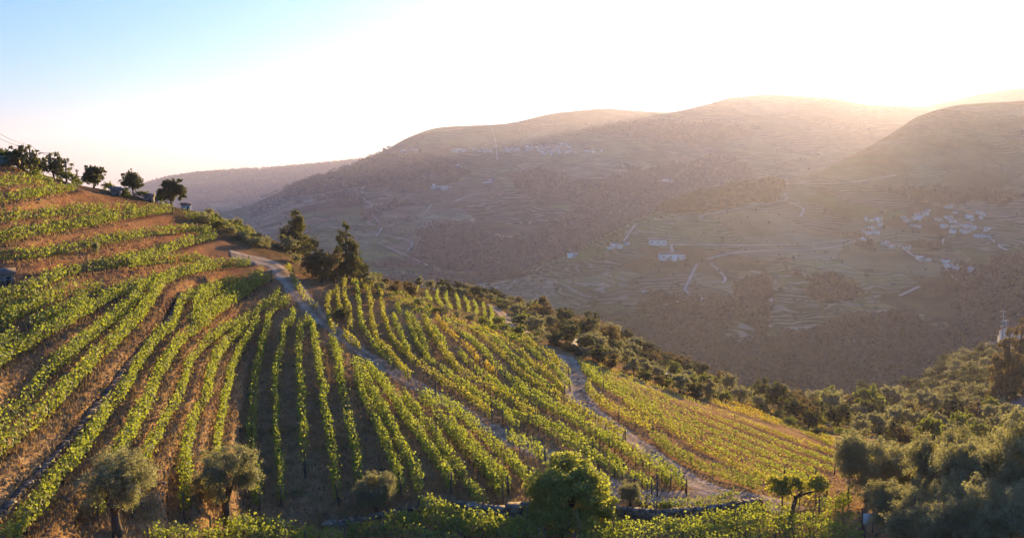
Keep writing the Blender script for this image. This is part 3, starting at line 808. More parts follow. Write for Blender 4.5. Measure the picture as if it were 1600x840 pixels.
HA = {
 500:  [('z', -250, 330), ('z', -215, 560), ('z', -190, 760), ('z', -170, 880), ('z', -163, 960), ('z', -175, 1050), ('z', -260, 1400)],
 650:  [('z', -240, 330), ('z', -190, 560), ('z', -160, 780), ('z', -142, 920), ('z', -132, 1010), ('z', -150, 1100), ('z', -260, 1450)],
 740:  [('z', -230, 330), (580, 600), (515, 800), (470, 950), (447, 1060), ('z', -145, 1160), ('z', -260, 1500)],
 850:  [('z', -215, 330), (600, 590), (520, 790), (450, 1000), (416, 1140), ('z', -135, 1260), ('z', -260, 1600)],
 980:  [('z', -200, 330), (620, 580), (520, 780), (430, 1000), (351, 1260), ('z', -90, 1400), ('z', -250, 1800)],
 1060: [('z', -195, 330), (630, 575), (530, 770), (425, 1010), (322, 1330), ('z', -70, 1480), ('z', -240, 1900)],
 1140: [('z', -190, 330), (635, 570), (540, 760), (420, 1030), (300, 1380), ('z', -50, 1550), ('z', -230, 2000)],
 1220: [('z', -190, 330), (640, 570), (540, 760), (410, 1050), (287, 1440), ('z', -40, 1620), ('z', -230, 2100)],
 1300: [('z', -190, 330), (640, 570), (545, 750), (400, 1080), (258, 1580), ('z', -10, 1800), ('z', -220, 2300)],
 1360: [('z', -190, 330), (640, 570), (550, 745), (400, 1080), (228, 1720), ('z', 10, 1950), ('z', -210, 2500)],
 1400: [('z', -190, 330), (640, 570), (550, 740), (400, 1080), (205, 1840), ('z', 40, 2100), ('z', -200, 2700)],
 1440: [('z', -190, 330), (635, 570), (550, 740), (400, 1080), (181, 1920), ('z', 60, 2200), ('z', -200, 2900)],
 1500: [('z', -190, 330), (630, 570), (545, 735), (395, 1090), (166, 2000), ('z', 90, 2300), ('z', -200, 3100)],
 1600: [('z', -190, 330), (625, 560), (535, 730), (390, 1100), (159, 2060), ('z', 110, 2400), ('z', -200, 3300)],
 1900: [('z', -185, 330), (600, 540), (510, 720), (370, 1100), (130, 2150), ('z', 150, 2500), ('z', -200, 3500)],
}
WOODS_A = [
 [(760, 490), (900, 505), (1010, 510), (1130, 520), (1160, 540), (1250, 520), (1330, 495), (1420, 480), (1440, 500), (1480, 520), (1700, 500), (1700, 700), (740, 700)],
 [(1035, 335), (1060, 315), (1100, 296), (1150, 272), (1215, 275), (1222, 310), (1160, 322), (1095, 334)],
 [(1480, 420), (1600, 400), (1700, 420), (1700, 540), (1490, 540), (1487, 470)],
 [(1150, 440), (1200, 425), (1215, 470), (1190, 520), (1155, 500)],
 [(1395, 300), (1420, 290), (1600, 300), (1560, 318), (1440, 320)],
 [(1260, 440), (1300, 432), (1340, 450), (1330, 470), (1280, 470)],
]
def woods_a(px, py, V):
    w = np.zeros(len(px))
    jx = px + vnoise(V[:, 0] / 40, V[:, 1] / 40) * 40; jy = py + vnoise(V[:, 0] / 40 + 50, V[:, 1] / 40) * 24
    for p in WOODS_A: w = np.maximum(w, inpoly(jx, jy, p) * 0.9)
    return w
pxA = np.arange(500, 1901, 4.0)
hA, SA, VA, wA, pxa, pya = hill('terraced_hill', HA, pxA, 340, M['hillA'], 8.0, 170.0, woods_a, 'terraced hill with a white village on its slope')

HB = {
 -300: [('z', -240, 1000), ('z', -210, 1700), ('z', -190, 2300), ('z', -160, 2800), ('z', -150, 3000), ('z', -200, 3300), ('z', -300, 4200)],
 100:  [('z', -240, 1000), ('z', -210, 1700), ('z', -180, 2300), ('z', -150, 2800), ('z', -130, 3000), ('z', -200, 3300), ('z', -300, 4200)],
 280:  [('z', -240, 1000), ('z', -200, 1600), ('z', -170, 2200), ('z', -150, 2700), (340, 3000), ('z', -220, 3300), ('z', -300, 4200)],
 375:  [('z', -240, 900), ('z', -190, 1500), (380, 2200), (355, 2650), (327, 3000), ('z', -180, 3350), ('z', -300, 4200)],
 450:  [('z', -240, 900), ('z', -180, 1450), (370, 2150), (335, 2650), (297, 3060), ('z', -130, 3450), ('z', -300, 4300)],
 520:  [('z', -240, 900), (470, 1450), (370, 2150), (315, 2700), (270, 3150), ('z', -90, 3600), ('z', -300, 4400)],
 590:  [('z', -240, 900), (470, 1450), (370, 2150), (295, 2780), (243, 3280), ('z', -30, 3750), ('z', -280, 4600)],
 640:  [('z', -240, 900), (470, 1450), (370, 2150), (280, 2850), (216, 3400), ('z', 20, 3900), ('z', -260, 4800)],
 690:  [('z', -240, 900), (470, 1450), (370, 2150), (270, 2900), (200, 3500), ('z', 60, 4000), ('z', -250, 5000)],
 780:  [('z', -240, 900), (470, 1450), (370, 2150), (265, 2950), (195, 3600), ('z', 70, 4100), ('z', -250, 5100)],
 880:  [('z', -240, 900), (460, 1450), (365, 2150), (260, 3000), (177, 3750), ('z', 100, 4300), ('z', -250, 5300)],
 940:  [('z', -240, 900), (450, 1450), (360, 2150), (260, 3000), (172, 3850), ('z', 120, 4400), ('z', -250, 5400)],
 1040: [('z', -240, 900), (440, 1450), (355, 2150), (255, 3050), (178, 3900), ('z', 110, 4450), ('z', -250, 5500)],
 1100: [('z', -240, 900), (430, 1450), (350, 2150), (250, 3100), (166, 4000), ('z', 130, 4600), ('z', -250, 5600)],
 1150: [('z', -240, 900), (430, 1450), (345, 2150), (245, 3150), (153, 4100), ('z', 180, 4700), ('z', -250, 5700)],
 1200: [('z', -240, 900), (420, 1450), (340, 2150), (240, 3200), (150, 4150), ('z', 190, 4750), ('z', -250, 5800)],
 1290: [('z', -240, 900), (420, 1450), (340, 2150), (240, 3200), (155, 4200), ('z', 190, 4800), ('z', -250, 5900)],
 1350: [('z', -240, 900), (420, 1450), (340, 2150), (240, 3200), (164, 4200), ('z', 160, 4800), ('z', -250, 5900)],
 1420: [('z', -240, 900), (420, 1450), (340, 2150), (240, 3200), (168, 4200), ('z', 130, 4800), ('z', -250, 5900)],
 1550: [('z', -240, 900), (420, 1450), (340, 2150), (250, 3200), (172, 4200), ('z', 100, 4800), ('z', -250, 5900)],
 1900: [('z', -240, 900), (420, 1450), (340, 2150), (260, 3200), (210, 4200), ('z', 50, 4800), ('z', -250, 5900)],
}
WOODS_B = [
 [(440, 290), (520, 268), (600, 238), (680, 240), (730, 262), (725, 282), (650, 300), (630, 298), (600, 292), (520, 296), (455, 306)],
 [(500, 312), (535, 300), (565, 308), (560, 318), (510, 322)],
 [(560, 335), (600, 318), (622, 310), (618, 322), (590, 340), (570, 342)],
 [(650, 360), (690, 345), (740, 350), (790, 375), (860, 360), (900, 330), (870, 300), (1000, 260), (1150, 240), (1200, 290), (1100, 330), (1000, 370), (900, 400), (760, 430), (700, 420), (650, 400)],
 [(790, 275), (850, 260), (900, 290), (860, 330), (800, 300)],
 [(900, 200), (1000, 190), (1100, 190), (1200, 200), (1100, 225), (960, 215)],
]
def woods_b(px, py, V):
    w = np.zeros(len(px))
    jx = px + vnoise(V[:, 0] / 110, V[:, 1] / 110) * 40; jy = py + vnoise(V[:, 0] / 110 + 50, V[:, 1] / 110) * 22
    for p in WOODS_B: w = np.maximum(w, inpoly(jx, jy, p) * 0.9)
    return w
pxB = np.arange(-300, 1901, 5.0)
hB, SB, VB, wB, pxb, pyb = hill('distant_mountain', HB, pxB, 300, M['hillB'], 34.0, 520.0, woods_b, 'broad distant mountain with terraced lower slopes')

HC = {
 -300: [('z', -320, 3600), ('z', -250, 4300), ('z', -150, 5000), (330, 5600), ('z', -260, 6100), ('z', -400, 7000)],
 100:  [('z', -320, 3600), ('z', -250, 4300), ('z', -150, 5000), (318, 5600), ('z', -230, 6100), ('z', -400, 7000)],
 230:  [('z', -320, 3600), ('z', -250, 4300), (320, 5000), (289, 5600), ('z', -150, 6100), ('z', -400, 7000)],
 270:  [('z', -320, 3600), ('z', -240, 4300), (312, 5000), (277, 5650), ('z', -100, 6100), ('z', -400, 7000)],
 310:  [('z', -320, 3600), ('z', -230, 4300), (308, 5000), (271, 5700), ('z', -90, 6200), ('z', -400, 7100)],
 380:  [('z', -320, 3600), ('z', -220, 4300), (305, 5000), (266, 5750), ('z', -60, 6300), ('z', -400, 7200)],
 440:  [('z', -320, 3600), ('z', -210, 4300), (300, 5000), (262, 5800), ('z', -50, 6300), ('z', -400, 7200)],
 500:  [('z', -320, 3600), ('z', -200, 4300), (295, 5000), (257, 5850), ('z', -30, 6400), ('z', -400, 7300)],
 560:  [('z', -320, 3600), ('z', -190, 4300), (290, 5000), (251, 5900), ('z', -20, 6400), ('z', -400, 7300)],
 640:  [('z', -320, 3600), ('z', -190, 4300), (285, 5000), (243, 6000), ('z', 0, 6500), ('z', -400, 7400)],
 900:  [('z', -320, 3600), ('z', -190, 4300), (285, 5000), (238, 6000), ('z', 0, 6500), ('z', -400, 7400)],
}
def woods_c(px, py, V):
    fld = inpoly(px, py, [(320, 318), (370, 314), (378, 326), (360, 330), (325, 328)])
    n = vnoise(V[:, 0] / 300, V[:, 1] / 300)
    return np.where(fld, 0.0, np.clip(0.6 + n * 1.2, 0, 0.95))
hC, SC, VC, wC, pxc, pyc = hill('far_ridge', HC, np.arange(-300, 901, 5.0), 160, M['hillB'], 22.0, 600.0, woods_c, 'far blue ridge left of the mountain')
HD = {
 1380: [('z', -300, 2700), ('z', 50, 3300), (180, 4300), ('z', 100, 4700), ('z', -300, 5600)],
 1480: [('z', -300, 2700), ('z', 80, 3300), (160, 4300), ('z', 200, 4700), ('z', -300, 5600)],
 1530: [('z', -300, 2700), ('z', 100, 3300), (149, 4300), ('z', 250, 4700), ('z', -300, 5600)],
 1600: [('z', -300, 2700), ('z', 120, 3300), (139, 4350), ('z', 300, 4800), ('z', -300, 5600)],
 1900: [('z', -300, 2700), ('z', 150, 3300), (124, 4400), ('z', 300, 4900), ('z', -300, 5600)],
}
hD, SD, VD, wD, _a, _b = hill('far_ridge', HD, np.arange(1380, 1901, 6.0), 120, M['hillB'], 14.0, 600.0, None, 'far pale ridge at the right behind the village hill')
V0 = np.array([(-12000, -600, -255), (12000, -600, -255), (12000, 12000, -255), (-12000, 12000, -255)], float)
vf = mk('valley_floor', V0, np.array([[0, 1, 2, 3]]), M['ground'])
tag(vf, 'ground under the hills', None, None, 'structure')

# ------------------------------------------------------------------ haze
hm, hnt, hout = new_mat('valley_haze')
hv = hnt.nodes.new('ShaderNodeVolumePrincipled')
hv.inputs['Color'].default_value = (*HAZE_COLOR, 1)
hv.inputs['Density'].default_value = HAZE_DENSITY
hv.inputs['Anisotropy'].default_value = HAZE_ANISO
hnt.links.new(hv.outputs[0], hout.inputs['Volume'])
mb = MB(); mb.box((0, 5500, 110), (25000, 13500, 740)); 
hz = mb.build('haze', hm)
tag(hz, 'pale evening haze filling the valley', None, None, 'stuff')

# ------------------------------------------------------------------ foliage
def leaf_cloud(P, size, nrm=None, spread=1.0, aspect=0.8, bend=0.0):
    """one small quad per point; nrm biases where the leaves face"""
    n = len(P)
    a = rng.normal(size=(n, 3)) * spread
    if nrm is not None: a = a + nrm
    a /= np.linalg.norm(a, axis=1)[:, None] + 1e-9
    r = rng.normal(size=(n, 3))
    b = np.cross(a, r); b /= np.linalg.norm(b, axis=1)[:, None] + 1e-9
    c = np.cross(a, b)
    s = (size * rng.uniform(0.7, 1.3, n))[:, None] * 0.5
    k = aspect
    V = np.stack([P - b * s, P - c * s * k + a * s * 0.15, P + b * s, P + c * s * k + a * s * 0.15], 1).reshape(-1, 3)
    F = np.arange(4 * n).reshape(n, 4)
    return V, F

post_me = {}
def post_mesh(h, r):
    b = MB(); b.tube([(0, 0, -0.25), (0, 0, h)], [r, r * 0.9], 6)
    o = b.build('post', M['post']); me = o.data; bpy.data.objects.remove(o)
    return me
POST = post_mesh(1.0, 0.045)
END_POST = post_mesh(1.0, 0.065)

TOTAL = 0
def build_row(key, lab, grp, P, ln):
    global TOTAL
    D = P[:, 1].mean()
    base = P[0].copy()
    root = empty('vine_row', tuple(base))
    tag(root, lab, 'vine row', grp)
    seed = rng.uniform(0, 1000)
    small = key in 'FG'
    H = {'A': 1.4, 'B': 1.45, 'C': 1.2, 'D': 0.62, 'E': 1.4, 'F': 0.75, 'G': 1.1, 'H': 1.3}[key] * rng.uniform(0.93, 1.07)
    W = {'A': 0.38, 'B': 0.33, 'C': 0.28, 'D': 0.27, 'E': 0.42, 'F': 0.22, 'G': 0.4, 'H': 0.5}[key] * rng.uniform(0.9, 1.1)
    low = {'A': 0.25, 'B': 0.35, 'C': 0.35, 'D': 0.14, 'E': 0.3, 'F': 0.15, 'G': 0.25, 'H': 0.1}[key]
    hedge = 'thick' in lab or 'box' in lab or 'hedge' in lab
    plainD = key == 'D' and ('vineyard' in lab or 'golden' in lab)
    if key == 'D' and not plainD: H, W = 1.15, 0.34
    if hedge: low, W = 0.15, W * 1.25
    if 'thin' in lab: W *= 0.75
    size = 0.105 + 0.00085 * D
    calm = 0.35 if plainD else 1.0
    if plainD: size *= 0.85
    per_m = 5.0 * (H / 1.45) * (W / 0.4) ** 0.5 / size ** 2
    n = int(max(ln, 0.8) * per_m)
    s = rng.uniform(0, ln, n)
    # fuller at each plant, thin between some of them
    plant = np.cos(s / 1.15 * 2 * math.pi + seed) * 0.5 + 0.5
    dens = 0.62 + 0.22 * plant + vnoise(s * 0.28 + seed, s * 0 + seed, 2) * (0.5 if hedge else 1.5)
    keep = rng.random(n) < dens
    s = s[keep]; n = len(s)
    TOTAL += n
    cum = np.concatenate([[0], np.cumsum(np.linalg.norm(np.diff(P, axis=0), axis=1))])
    C = np.stack([np.interp(s, cum, P[:, j]) for j in range(3)], -1)
    T = np.stack([np.interp(s, (cum[1:] + cum[:-1]) / 2, np.diff(P[:, j]) / np.diff(cum)) for j in range(2)], -1) if len(P) > 2 else np.repeat([(P[-1] - P[0])[:2]], n, 0)
    T /= np.linalg.norm(T, axis=1)[:, None] + 1e-9
    side = np.stack([T[:, 1], -T[:, 0]], -1)
    top = H * (0.92 + vnoise(s * 0.8 + seed, s * 0 + 3.3, 2) * 0.42)
    wid = W * (0.95 + vnoise(s * 0.9 + seed, s * 0 + 8.1, 2) * 0.8)
    # a rounded section, denser at its skin
    ang = rng.uniform(0, 2 * math.pi, n)
    rad = rng.uniform(0, 1, n) ** 0.33
    lat = np.sign(np.cos(ang)) * np.abs(np.cos(ang)) ** 0.7 * rad
    ver = np.sign(np.sin(ang)) * np.abs(np.sin(ang)) ** 0.7 * rad
    mid = (top + low) / 2; half = (top - low) / 2
    z = mid + ver * half
    lat = lat * wid * (0.85 + 0.3 * (z - low) / (top - low + 1e-6))
    shoot = rng.random(n) < 0.055
    z = np.where(shoot, top + rng.uniform(0, 0.35, n) * calm, z)
    lat = np.where(shoot, lat * 0.6, lat)
    side_shoot = rng.random(n) < 0.03
    lat = np.where(side_shoot, np.sign(lat) * (wid + rng.uniform(0, 0.25, n) * calm), lat)
    Q = C.copy()
    wob = vnoise(s * 0.35 + seed, s * 0 + 1.2, 2) * 0.35 * calm
    Q[:, :2] += side * (lat + wob)[:, None]
    Q[:, 2] += z
    Q += rng.normal(size=Q.shape) * 0.04
    nr = np.zeros_like(Q)
    nr[:, :2] = side * np.sign(lat)[:, None] * 0.9
    nr[:, 2] = 0.55
    V, F = leaf_cloud(Q - base, size, nr, 0.8, 0.85)
    # stems: a short twisted trunk at each plant
    gold = key in 'G' or 'gold' in lab or 'yellowing' in lab
    mi = np.zeros(len(F), int)
    if D < 112 and not hedge and key not in 'FGD':
        sb = MB()
        for q in np.arange(0.4, ln, 1.15):
            c = np.array([np.interp(q, cum, P[:, j]) for j in range(3)]) - base
            dx, dy = rng.normal(0, 0.06, 2)
            sb.tube([(c[0], c[1], c[2] - 0.1), (c[0] + dx, c[1] + dy, c[2] + 0.35), (c[0] + dx * 0.3, c[1] - dy, c[2] + 0.85)], [0.05, 0.035, 0.03], 4)
        if sb.v:
            off = len(V)
            V = np.concatenate([V, np.array(sb.v)])
            Fl = [tuple(f) for f in F] + [tuple(i + off for i in f) for f in sb.f]
            F = Fl; mi = [0] * len(mi) + [1] * len(sb.f)
    M1 = M['vine_gold'] if gold else (M['vine_mix'] if (key == 'D' and rng.random() < 0.5) or (key == 'C' and rng.random() < 0.4) else M['vine'])
    if hedge and ('dark' in lab or 'box' in lab): M1 = M['broad']
    mk('foliage', V, F, [M1, M['bark']], root, midx=mi)
    if D < 125 and not hedge and key != 'F':
        qs = list(np.arange(0, ln, 5.6)) + [ln]
        if key == 'D': qs = [0, ln * 0.5, ln]
        for i, q in enumerate(qs):
            c = np.array([np.interp(q, cum, P[:, j]) for j in range(3)]) - base
            end = i in (0, len(qs) - 1)
            o = bpy.data.objects.new('end_post' if end else 'post', END_POST if end else POST)
            COL.objects.link(o); o.parent = root
            o.location = c
            o.scale = (1, 1, H * (1.06 if end else 0.98))
            o.rotation_euler = (rng.normal(0, 0.05), rng.normal(0, 0.05), rng.uniform(0, 6))
    return root

for r in ALL_ROWS:
    # keep the feet on the terraced ground
    P = r[3]
    for i in range(len(P)):
        q = near.drop(P[i, 0], P[i, 1])
        if q is not None: P[i, 2] = q.z
    build_row(*r)
print('vine leaves', TOTAL)

# ------------------------------------------------------------------ dirt tracks (sheets just above the ground)
def strip(name, pix, w, mat, label, surf=near, lift=0.05, step=0.5, nac=7, rough=0.25, smoothh=True):
    pts = []
    P, _ = resample(pix, 4.0)
    for px, py in P:
        p = surf.hit(px, py)
        if p is not None: pts.append(tuple(p))
    P, ln = resample(pts, step)
    T = np.gradient(P[:, :2], axis=0); T /= np.linalg.norm(T, axis=1)[:, None] + 1e-9
    k = 5
    if len(T) > 2 * k:
        T = np.stack([np.convolve(np.pad(T[:, j], k, 'edge'), np.ones(2 * k + 1) / (2 * k + 1), 'valid') for j in range(2)], -1)
        T /= np.linalg.norm(T, axis=1)[:, None] + 1e-9
    S = np.stack([T[:, 1], -T[:, 0]], -1)
    V = []; ac = []
    for i, p in enumerate(P):
        ww = w if np.isscalar(w) else np.interp(i / len(P), np.linspace(0, 1, len(w)), w)
        for j in range(nac):
            f = j / (nac - 1) - 0.5
            e = rng.uniform(-rough, rough) if j in (0, nac - 1) else 0
            x, y = p[0] + S[i, 0] * (f * ww + e), p[1] + S[i, 1] * (f * ww + e)
            q = surf.drop(x, y)
            z = q.z if q is not None else p[2]
            V.append((x, y, z + (lift if 0 < j < nac - 1 else lift * 0.25))); ac.append(j / (nac - 1))
    F = grid_faces(len(P), nac)
    o = mk(name, np.array(V), F, mat, smooth=True)
    at = o.data.attributes.new('across', 'FLOAT', 'POINT')
    at.data.foreach_set('value', np.array(ac, dtype=np.float32))
    tag(o, label, None, None, 'structure')
    return o
T1 = [(360, 396), (395, 405), (428, 414), (446, 432), (466, 458), (484, 478), (504, 500), (530, 522), (556, 543), (584, 562), (612, 579), (648, 600), (690, 624), (730, 646), (768, 668), (800, 687), (832, 703), (868, 718), (900, 733), (936, 752), (970, 768), (1010, 776), (1060, 778), (1110, 777), (1160, 776), (1200, 784), (1240, 800)]
strip('dirt_track', T1, [4.0, 3.8, 3.0, 2.6, 2.6, 2.7, 2.7, 2.7, 3.0, 3.4, 3.6, 2.8], M['track'], 'dirt track descending between the vineyard blocks', nac=9)
T2 = [(884, 556), (892, 572), (900, 592), (905, 612), (914, 632), (940, 654), (968, 674), (1000, 694), (1030, 716), (1060, 738), (1096, 758), (1140, 774)]
strip('dirt_track', T2, [2.6, 3.2, 4.0, 3.6, 2.7, 2.5, 2.5, 2.7, 2.9], M['track'], 'second dirt track coming over the crest on the right', lift=0.07, nac=9)

# ------------------------------------------------------------------ tree makers
def limb_tree(b, H, R_, n_limb, trunk_r, fork=0.35, lean=(0, 0), seed=0):
    """tapered trunk with limbs into MB; returns limb tips"""
    rr = random.Random(seed)
    tips = []
    fx, fy = lean[0] * fork * H, lean[1] * fork * H
    b.tube([(0, 0, -0.3), (0.03 * H, 0.0, 0.04 * H), (fx * 0.5 + 0.02, fy * 0.5, fork * H * 0.55), (fx, fy, fork * H)], [trunk_r * 1.7, trunk_r * 1.15, trunk_r * 0.95, trunk_r * 0.8], 8)
    for i in range(n_limb):
        a = 2 * math.pi * i / n_limb + rr.uniform(-0.4, 0.4)
        rad = R_ * rr.uniform(0.3, 0.52); h = H * rr.uniform(0.5, 0.68)
        p0 = (fx, fy, fork * H * rr.uniform(0.82, 1.0))
        p2 = (fx + math.cos(a) * rad, fy + math.sin(a) * rad, h)
        p1 = (fx + math.cos(a) * rad * 0.42, fy + math.sin(a) * rad * 0.42, fork * H + (h - fork * H) * rr.uniform(0.35, 0.6))
        b.tube([p0, p1, p2], [trunk_r * 0.55, trunk_r * 0.35, trunk_r * 0.12], 6)
        tips.append(p2)
        for k in range(2):
            a2 = a + rr.uniform(-0.9, 0.9)
            q = (p1[0] + math.cos(a2) * rad * 0.35, p1[1] + math.sin(a2) * rad * 0.35, p1[2] + (H - p1[2]) * rr.uniform(0.15, 0.32))
            b.tube([p1, q], [trunk_r * 0.28, trunk_r * 0.08], 5)
            tips.append(q)
    return tips

def crown_points(blobs, n, skin=0.45, seed=0, flat=1.0, clump=None, per=14):
    """leaf positions: twig clumps set over the skins of the blobs, each clump a burst of leaves"""
    g = np.random.default_rng(seed)
    vol = np.array([b[1] ** 2.0 for b in blobs]); vol /= vol.sum()
    R0 = np.mean([b[1] for b in blobs])
    cr = clump or R0 * 0.30
    nc = max(30, int(len(blobs) * per))
    idx = g.choice(len(blobs), nc, p=vol)
    C = np.array([b[0] for b in blobs])[idx]; Rr = np.array([b[1] for b in blobs])[idx]
    d = g.normal(size=(nc, 3)); d[:, 2] += 0.25; d /= np.linalg.norm(d, axis=1)[:, None]
    CC = C + d * (Rr * (g.random(nc) ** (skin * 0.6)) * g.uniform(0.65, 1.28, nc))[:, None] * np.array([1, 1, flat])
    cs = cr * g.uniform(0.55, 1.35, nc)
    j = g.choice(nc, n, p=cs ** 2 / (cs ** 2).sum())
    e = g.normal(size=(n, 3)); e /= np.linalg.norm(e, axis=1)[:, None]
    P = CC[j] + e * (cs[j] * g.random(n) ** 0.6 * np.where(g.random(n) < 0.12, 1.7, 1.0))[:, None] * np.array([1, 1, 0.85])
    return P, d[j] * 0.5 + e * 0.7

def blob_set(H, Rx, n, seed, low=0.35, rr=(0.32, 0.5), top_flat=1.0, Rz=None):
    g = random.Random(seed)
    out = []
    cz = H * (low + 1) / 2; hz = H * (1 - low) / 2
    for i in range(n):
        while True:
            x, y, z = g.uniform(-1, 1), g.uniform(-1, 1), g.uniform(-1, 1)
            if x * x + y * y + z * z < 1: break
        r = Rx * g.uniform(*rr)
        out.append(((x * (Rx - r * 0.8), y * (Rx - r * 0.8), cz + z * max(hz - r * 0.7, 0.05)), r))
    return out

def make_tree(name, mat, H, Rx, nleaf, lsize, nblob, seed, low=0.35, trunk_r=0.14, n_limb=4, aspect=0.7, rr=(0.32, 0.5), fork=0.3, skin=0.5, lean=(0, 0), flat=1.0, spread=1.0, per=14, cl=None, blobs=None):
    root = empty(name)
    b = MB()
    tips = limb_tree(b, H, Rx * 0.9, n_limb, trunk_r, fork, lean, seed)
    b.build('trunk', M['bark'], root, True)
    bl = blobs or blob_set(H, Rx, nblob, seed, low, rr)
    P, d = crown_points(bl, nleaf, skin, seed, flat, cl, per)
    P[:, 2] = np.maximum(P[:, 2], H * low * 0.55)
    d = d.copy(); d[:, 2] += 0.35
    V, F = leaf_cloud(P, lsize, d * 0.8, spread, aspect)
    mk('crown', V, F, M[mat], root)
    return root

def make_pine(name, H, Rx, nleaf, lsize, seed, low=0.3, mat='pine'):
    root = empty(name)
    g = random.Random(seed)
    b = MB()
    b.tube([(0, 0, -0.3), (0.05, 0, H * 0.4), (0.12, 0.05, H * 0.75), (0.1, 0, H * 0.97)], [H * 0.032, H * 0.026, H * 0.016, H * 0.004], 8)
    bl = []
    nl = 9
    for i in range(nl):
        f = i / (nl - 1)
        z = H * (low + (0.95 - low) * f)
        rad = Rx * (1.0 - 0.72 * f ** 1.4) * g.uniform(0.75, 1.1)
        for k in range(4 if f < 0.85 else 2):
            a = g.uniform(0, 6.28)
            q = (math.cos(a) * rad * 0.62, math.sin(a) * rad * 0.62, z + g.uniform(-0.02, 0.05) * H)
            b.tube([(0.08, 0, z - 0.04 * H), q], [H * 0.009, H * 0.003], 4)
            bl.append((q, rad * g.uniform(0.42, 0.6)))
    bl.append(((0.1, 0, H * 0.95), Rx * 0.26))
    b.build('trunk', M['bark'], root, True)
    P, d = crown_points(bl, nleaf, 0.5, seed, 0.8)
    d = d.copy(); d[:, 2] += 0.5
    V, F = leaf_cloud(P, lsize, d, 0.9, 0.45)
    mk('crown', V, F, M[mat], root)
    return root

def put(root, p, s, rz=None, label=None, cat='tree', group=None, sink=0.0, tilt=0.0):
    root.location = (p.x, p.y, p.z - sink)
    root.rotation_euler = (rng.normal(0, tilt) if tilt else 0, rng.normal(0, tilt) if tilt else 0, rng.uniform(0, 6.28) if rz is None else rz)
    root.scale = (s, s, s) if np.isscalar(s) else s
    tag(root, label, cat, group)
    return root

# library of prototypes; the first use places the prototype itself, later uses are copies
class Lib:
    def __init__(s): s.d = {}
    def get(s, key, maker):
        if key not in s.d:
            s.d[key] = maker(); return s.d[key]
        return copy_tree(s.d[key])
LIB = Lib()

def tree_at(kind, px_, py_base, w_px, label, cat='tree', group=None, h_ratio=None, surf=near, rz=None, D=None):
    """base pixel, crown width in photo pixels"""
    if D is None:
        p = surf.hit(px_, py_base)
        if p is None: p = surf.crest(px_, py_base, 2500)
    else:
        a, b = ray(px_, py_base); q = surf.drop(float(a) * D, D); p = q
    if p is None: print('no ground', label); return None
    w = w_px * p.y / F_PX
    mkr, w0, h0 = KINDS[kind]
    o = LIB.get(kind, mkr)
    s = w / w0
    sc = s if h_ratio is None else (s, s, s * h_ratio)
    return put(o, p, sc, rz, label, cat, group)

KINDS = {}
for i in range(3):
    KINDS['olive_near%d' % i] = ((lambda i=i: make_tree('olive_tree', 'olive', 5.0, 3.0, 52000, 0.13, 24, 20 + i, 0.04, 0.2, 5, 0.42, (0.24, 0.4), 0.14, skin=0.6, per=34, cl=0.3)), 6.0, 5.0)
    KINDS['olive_sparse%d' % i] = ((lambda i=i: make_tree('olive_tree', 'olive', 4.2, 2.4, 24000, 0.12, 24, 30 + i, 0.28, 0.24, 8, 0.34, (0.2, 0.34), 0.26, skin=0.9, per=26, cl=0.24)), 4.8, 4.2)
    KINDS['olive_mid%d' % i] = ((lambda i=i: make_tree('olive_tree', 'olive', 4.0, 2.2, 3600, 0.26, 12, 40 + i, 0.04, 0.15, 4, 0.5, (0.32, 0.48), 0.14)), 4.4, 4.0)
    KINDS['oak_mid%d' % i] = ((lambda i=i: make_tree('oak_tree', 'dark', 4.4, 2.3, 3600, 0.28, 12, 50 + i, 0.04, 0.16, 4, 0.75, (0.32, 0.48), 0.14)), 4.6, 4.4)
    KINDS['broad_mid%d' % i] = ((lambda i=i: make_tree('leafy_tree', 'broad', 4.2, 2.4, 3600, 0.28, 12, 60 + i, 0.02, 0.15, 4, 0.8, (0.32, 0.48), 0.14)), 4.8, 4.2)
    KINDS['rust_mid%d' % i] = ((lambda i=i: make_tree('scrub_tree', 'rust', 4.0, 2.3, 3300, 0.28, 12, 70 + i, 0.0, 0.15, 4, 0.7, (0.32, 0.48), 0.14)), 4.6, 4.0)
    KINDS['bush%d' % i] = ((lambda i=i: make_tree('shrub', 'broad', 2.0, 1.5, 1500, 0.2, 8, 80 + i, 0.0, 0.06, 3, 0.8, (0.36, 0.55), 0.1)), 3.0, 2.0)
    KINDS['bush_olive%d' % i] = ((lambda i=i: make_tree('shrub', 'olive', 2.0, 1.5, 1500, 0.2, 8, 90 + i, 0.0, 0.06, 3, 0.55, (0.36, 0.55), 0.1)), 3.0, 2.0)
    KINDS['bush_dark%d' % i] = ((lambda i=i: make_tree('shrub', 'dark', 2.0, 1.5, 1500, 0.2, 8, 100 + i, 0.0, 0.06, 3, 0.8, (0.36, 0.55), 0.1)), 3.0, 2.0)
def big_leafy():
    g = random.Random(77)
    bl = [((g.uniform(-1.9, 1.9), g.uniform(-1.6, 1.6), g.uniform(2.4, 3.8)), g.uniform(0.75, 1.15)) for _ in range(16)]
    bl += [((3.0 * math.cos(a) * g.uniform(0.75, 1), 2.6 * math.sin(a) * g.uniform(0.75, 1), g.uniform(0.7, 2.2)), g.uniform(0.7, 1.1)) for a in np.linspace(0, 6.28, 19)]
    bl += [((2.2 * math.cos(a), 2.0 * math.sin(a), g.uniform(0.4, 1.2)), 0.8) for a in np.linspace(0.3, 6.4, 10)]
    return make_tree('leafy_tree', 'bright', 4.6, 3.6, 52000, 0.17, 0, 5, 0.0, 0.2, 6, 0.85, fork=0.14, skin=0.7, per=20, cl=0.42, blobs=bl)
KINDS['big_leafy'] = (big_leafy, 7.2, 4.8)
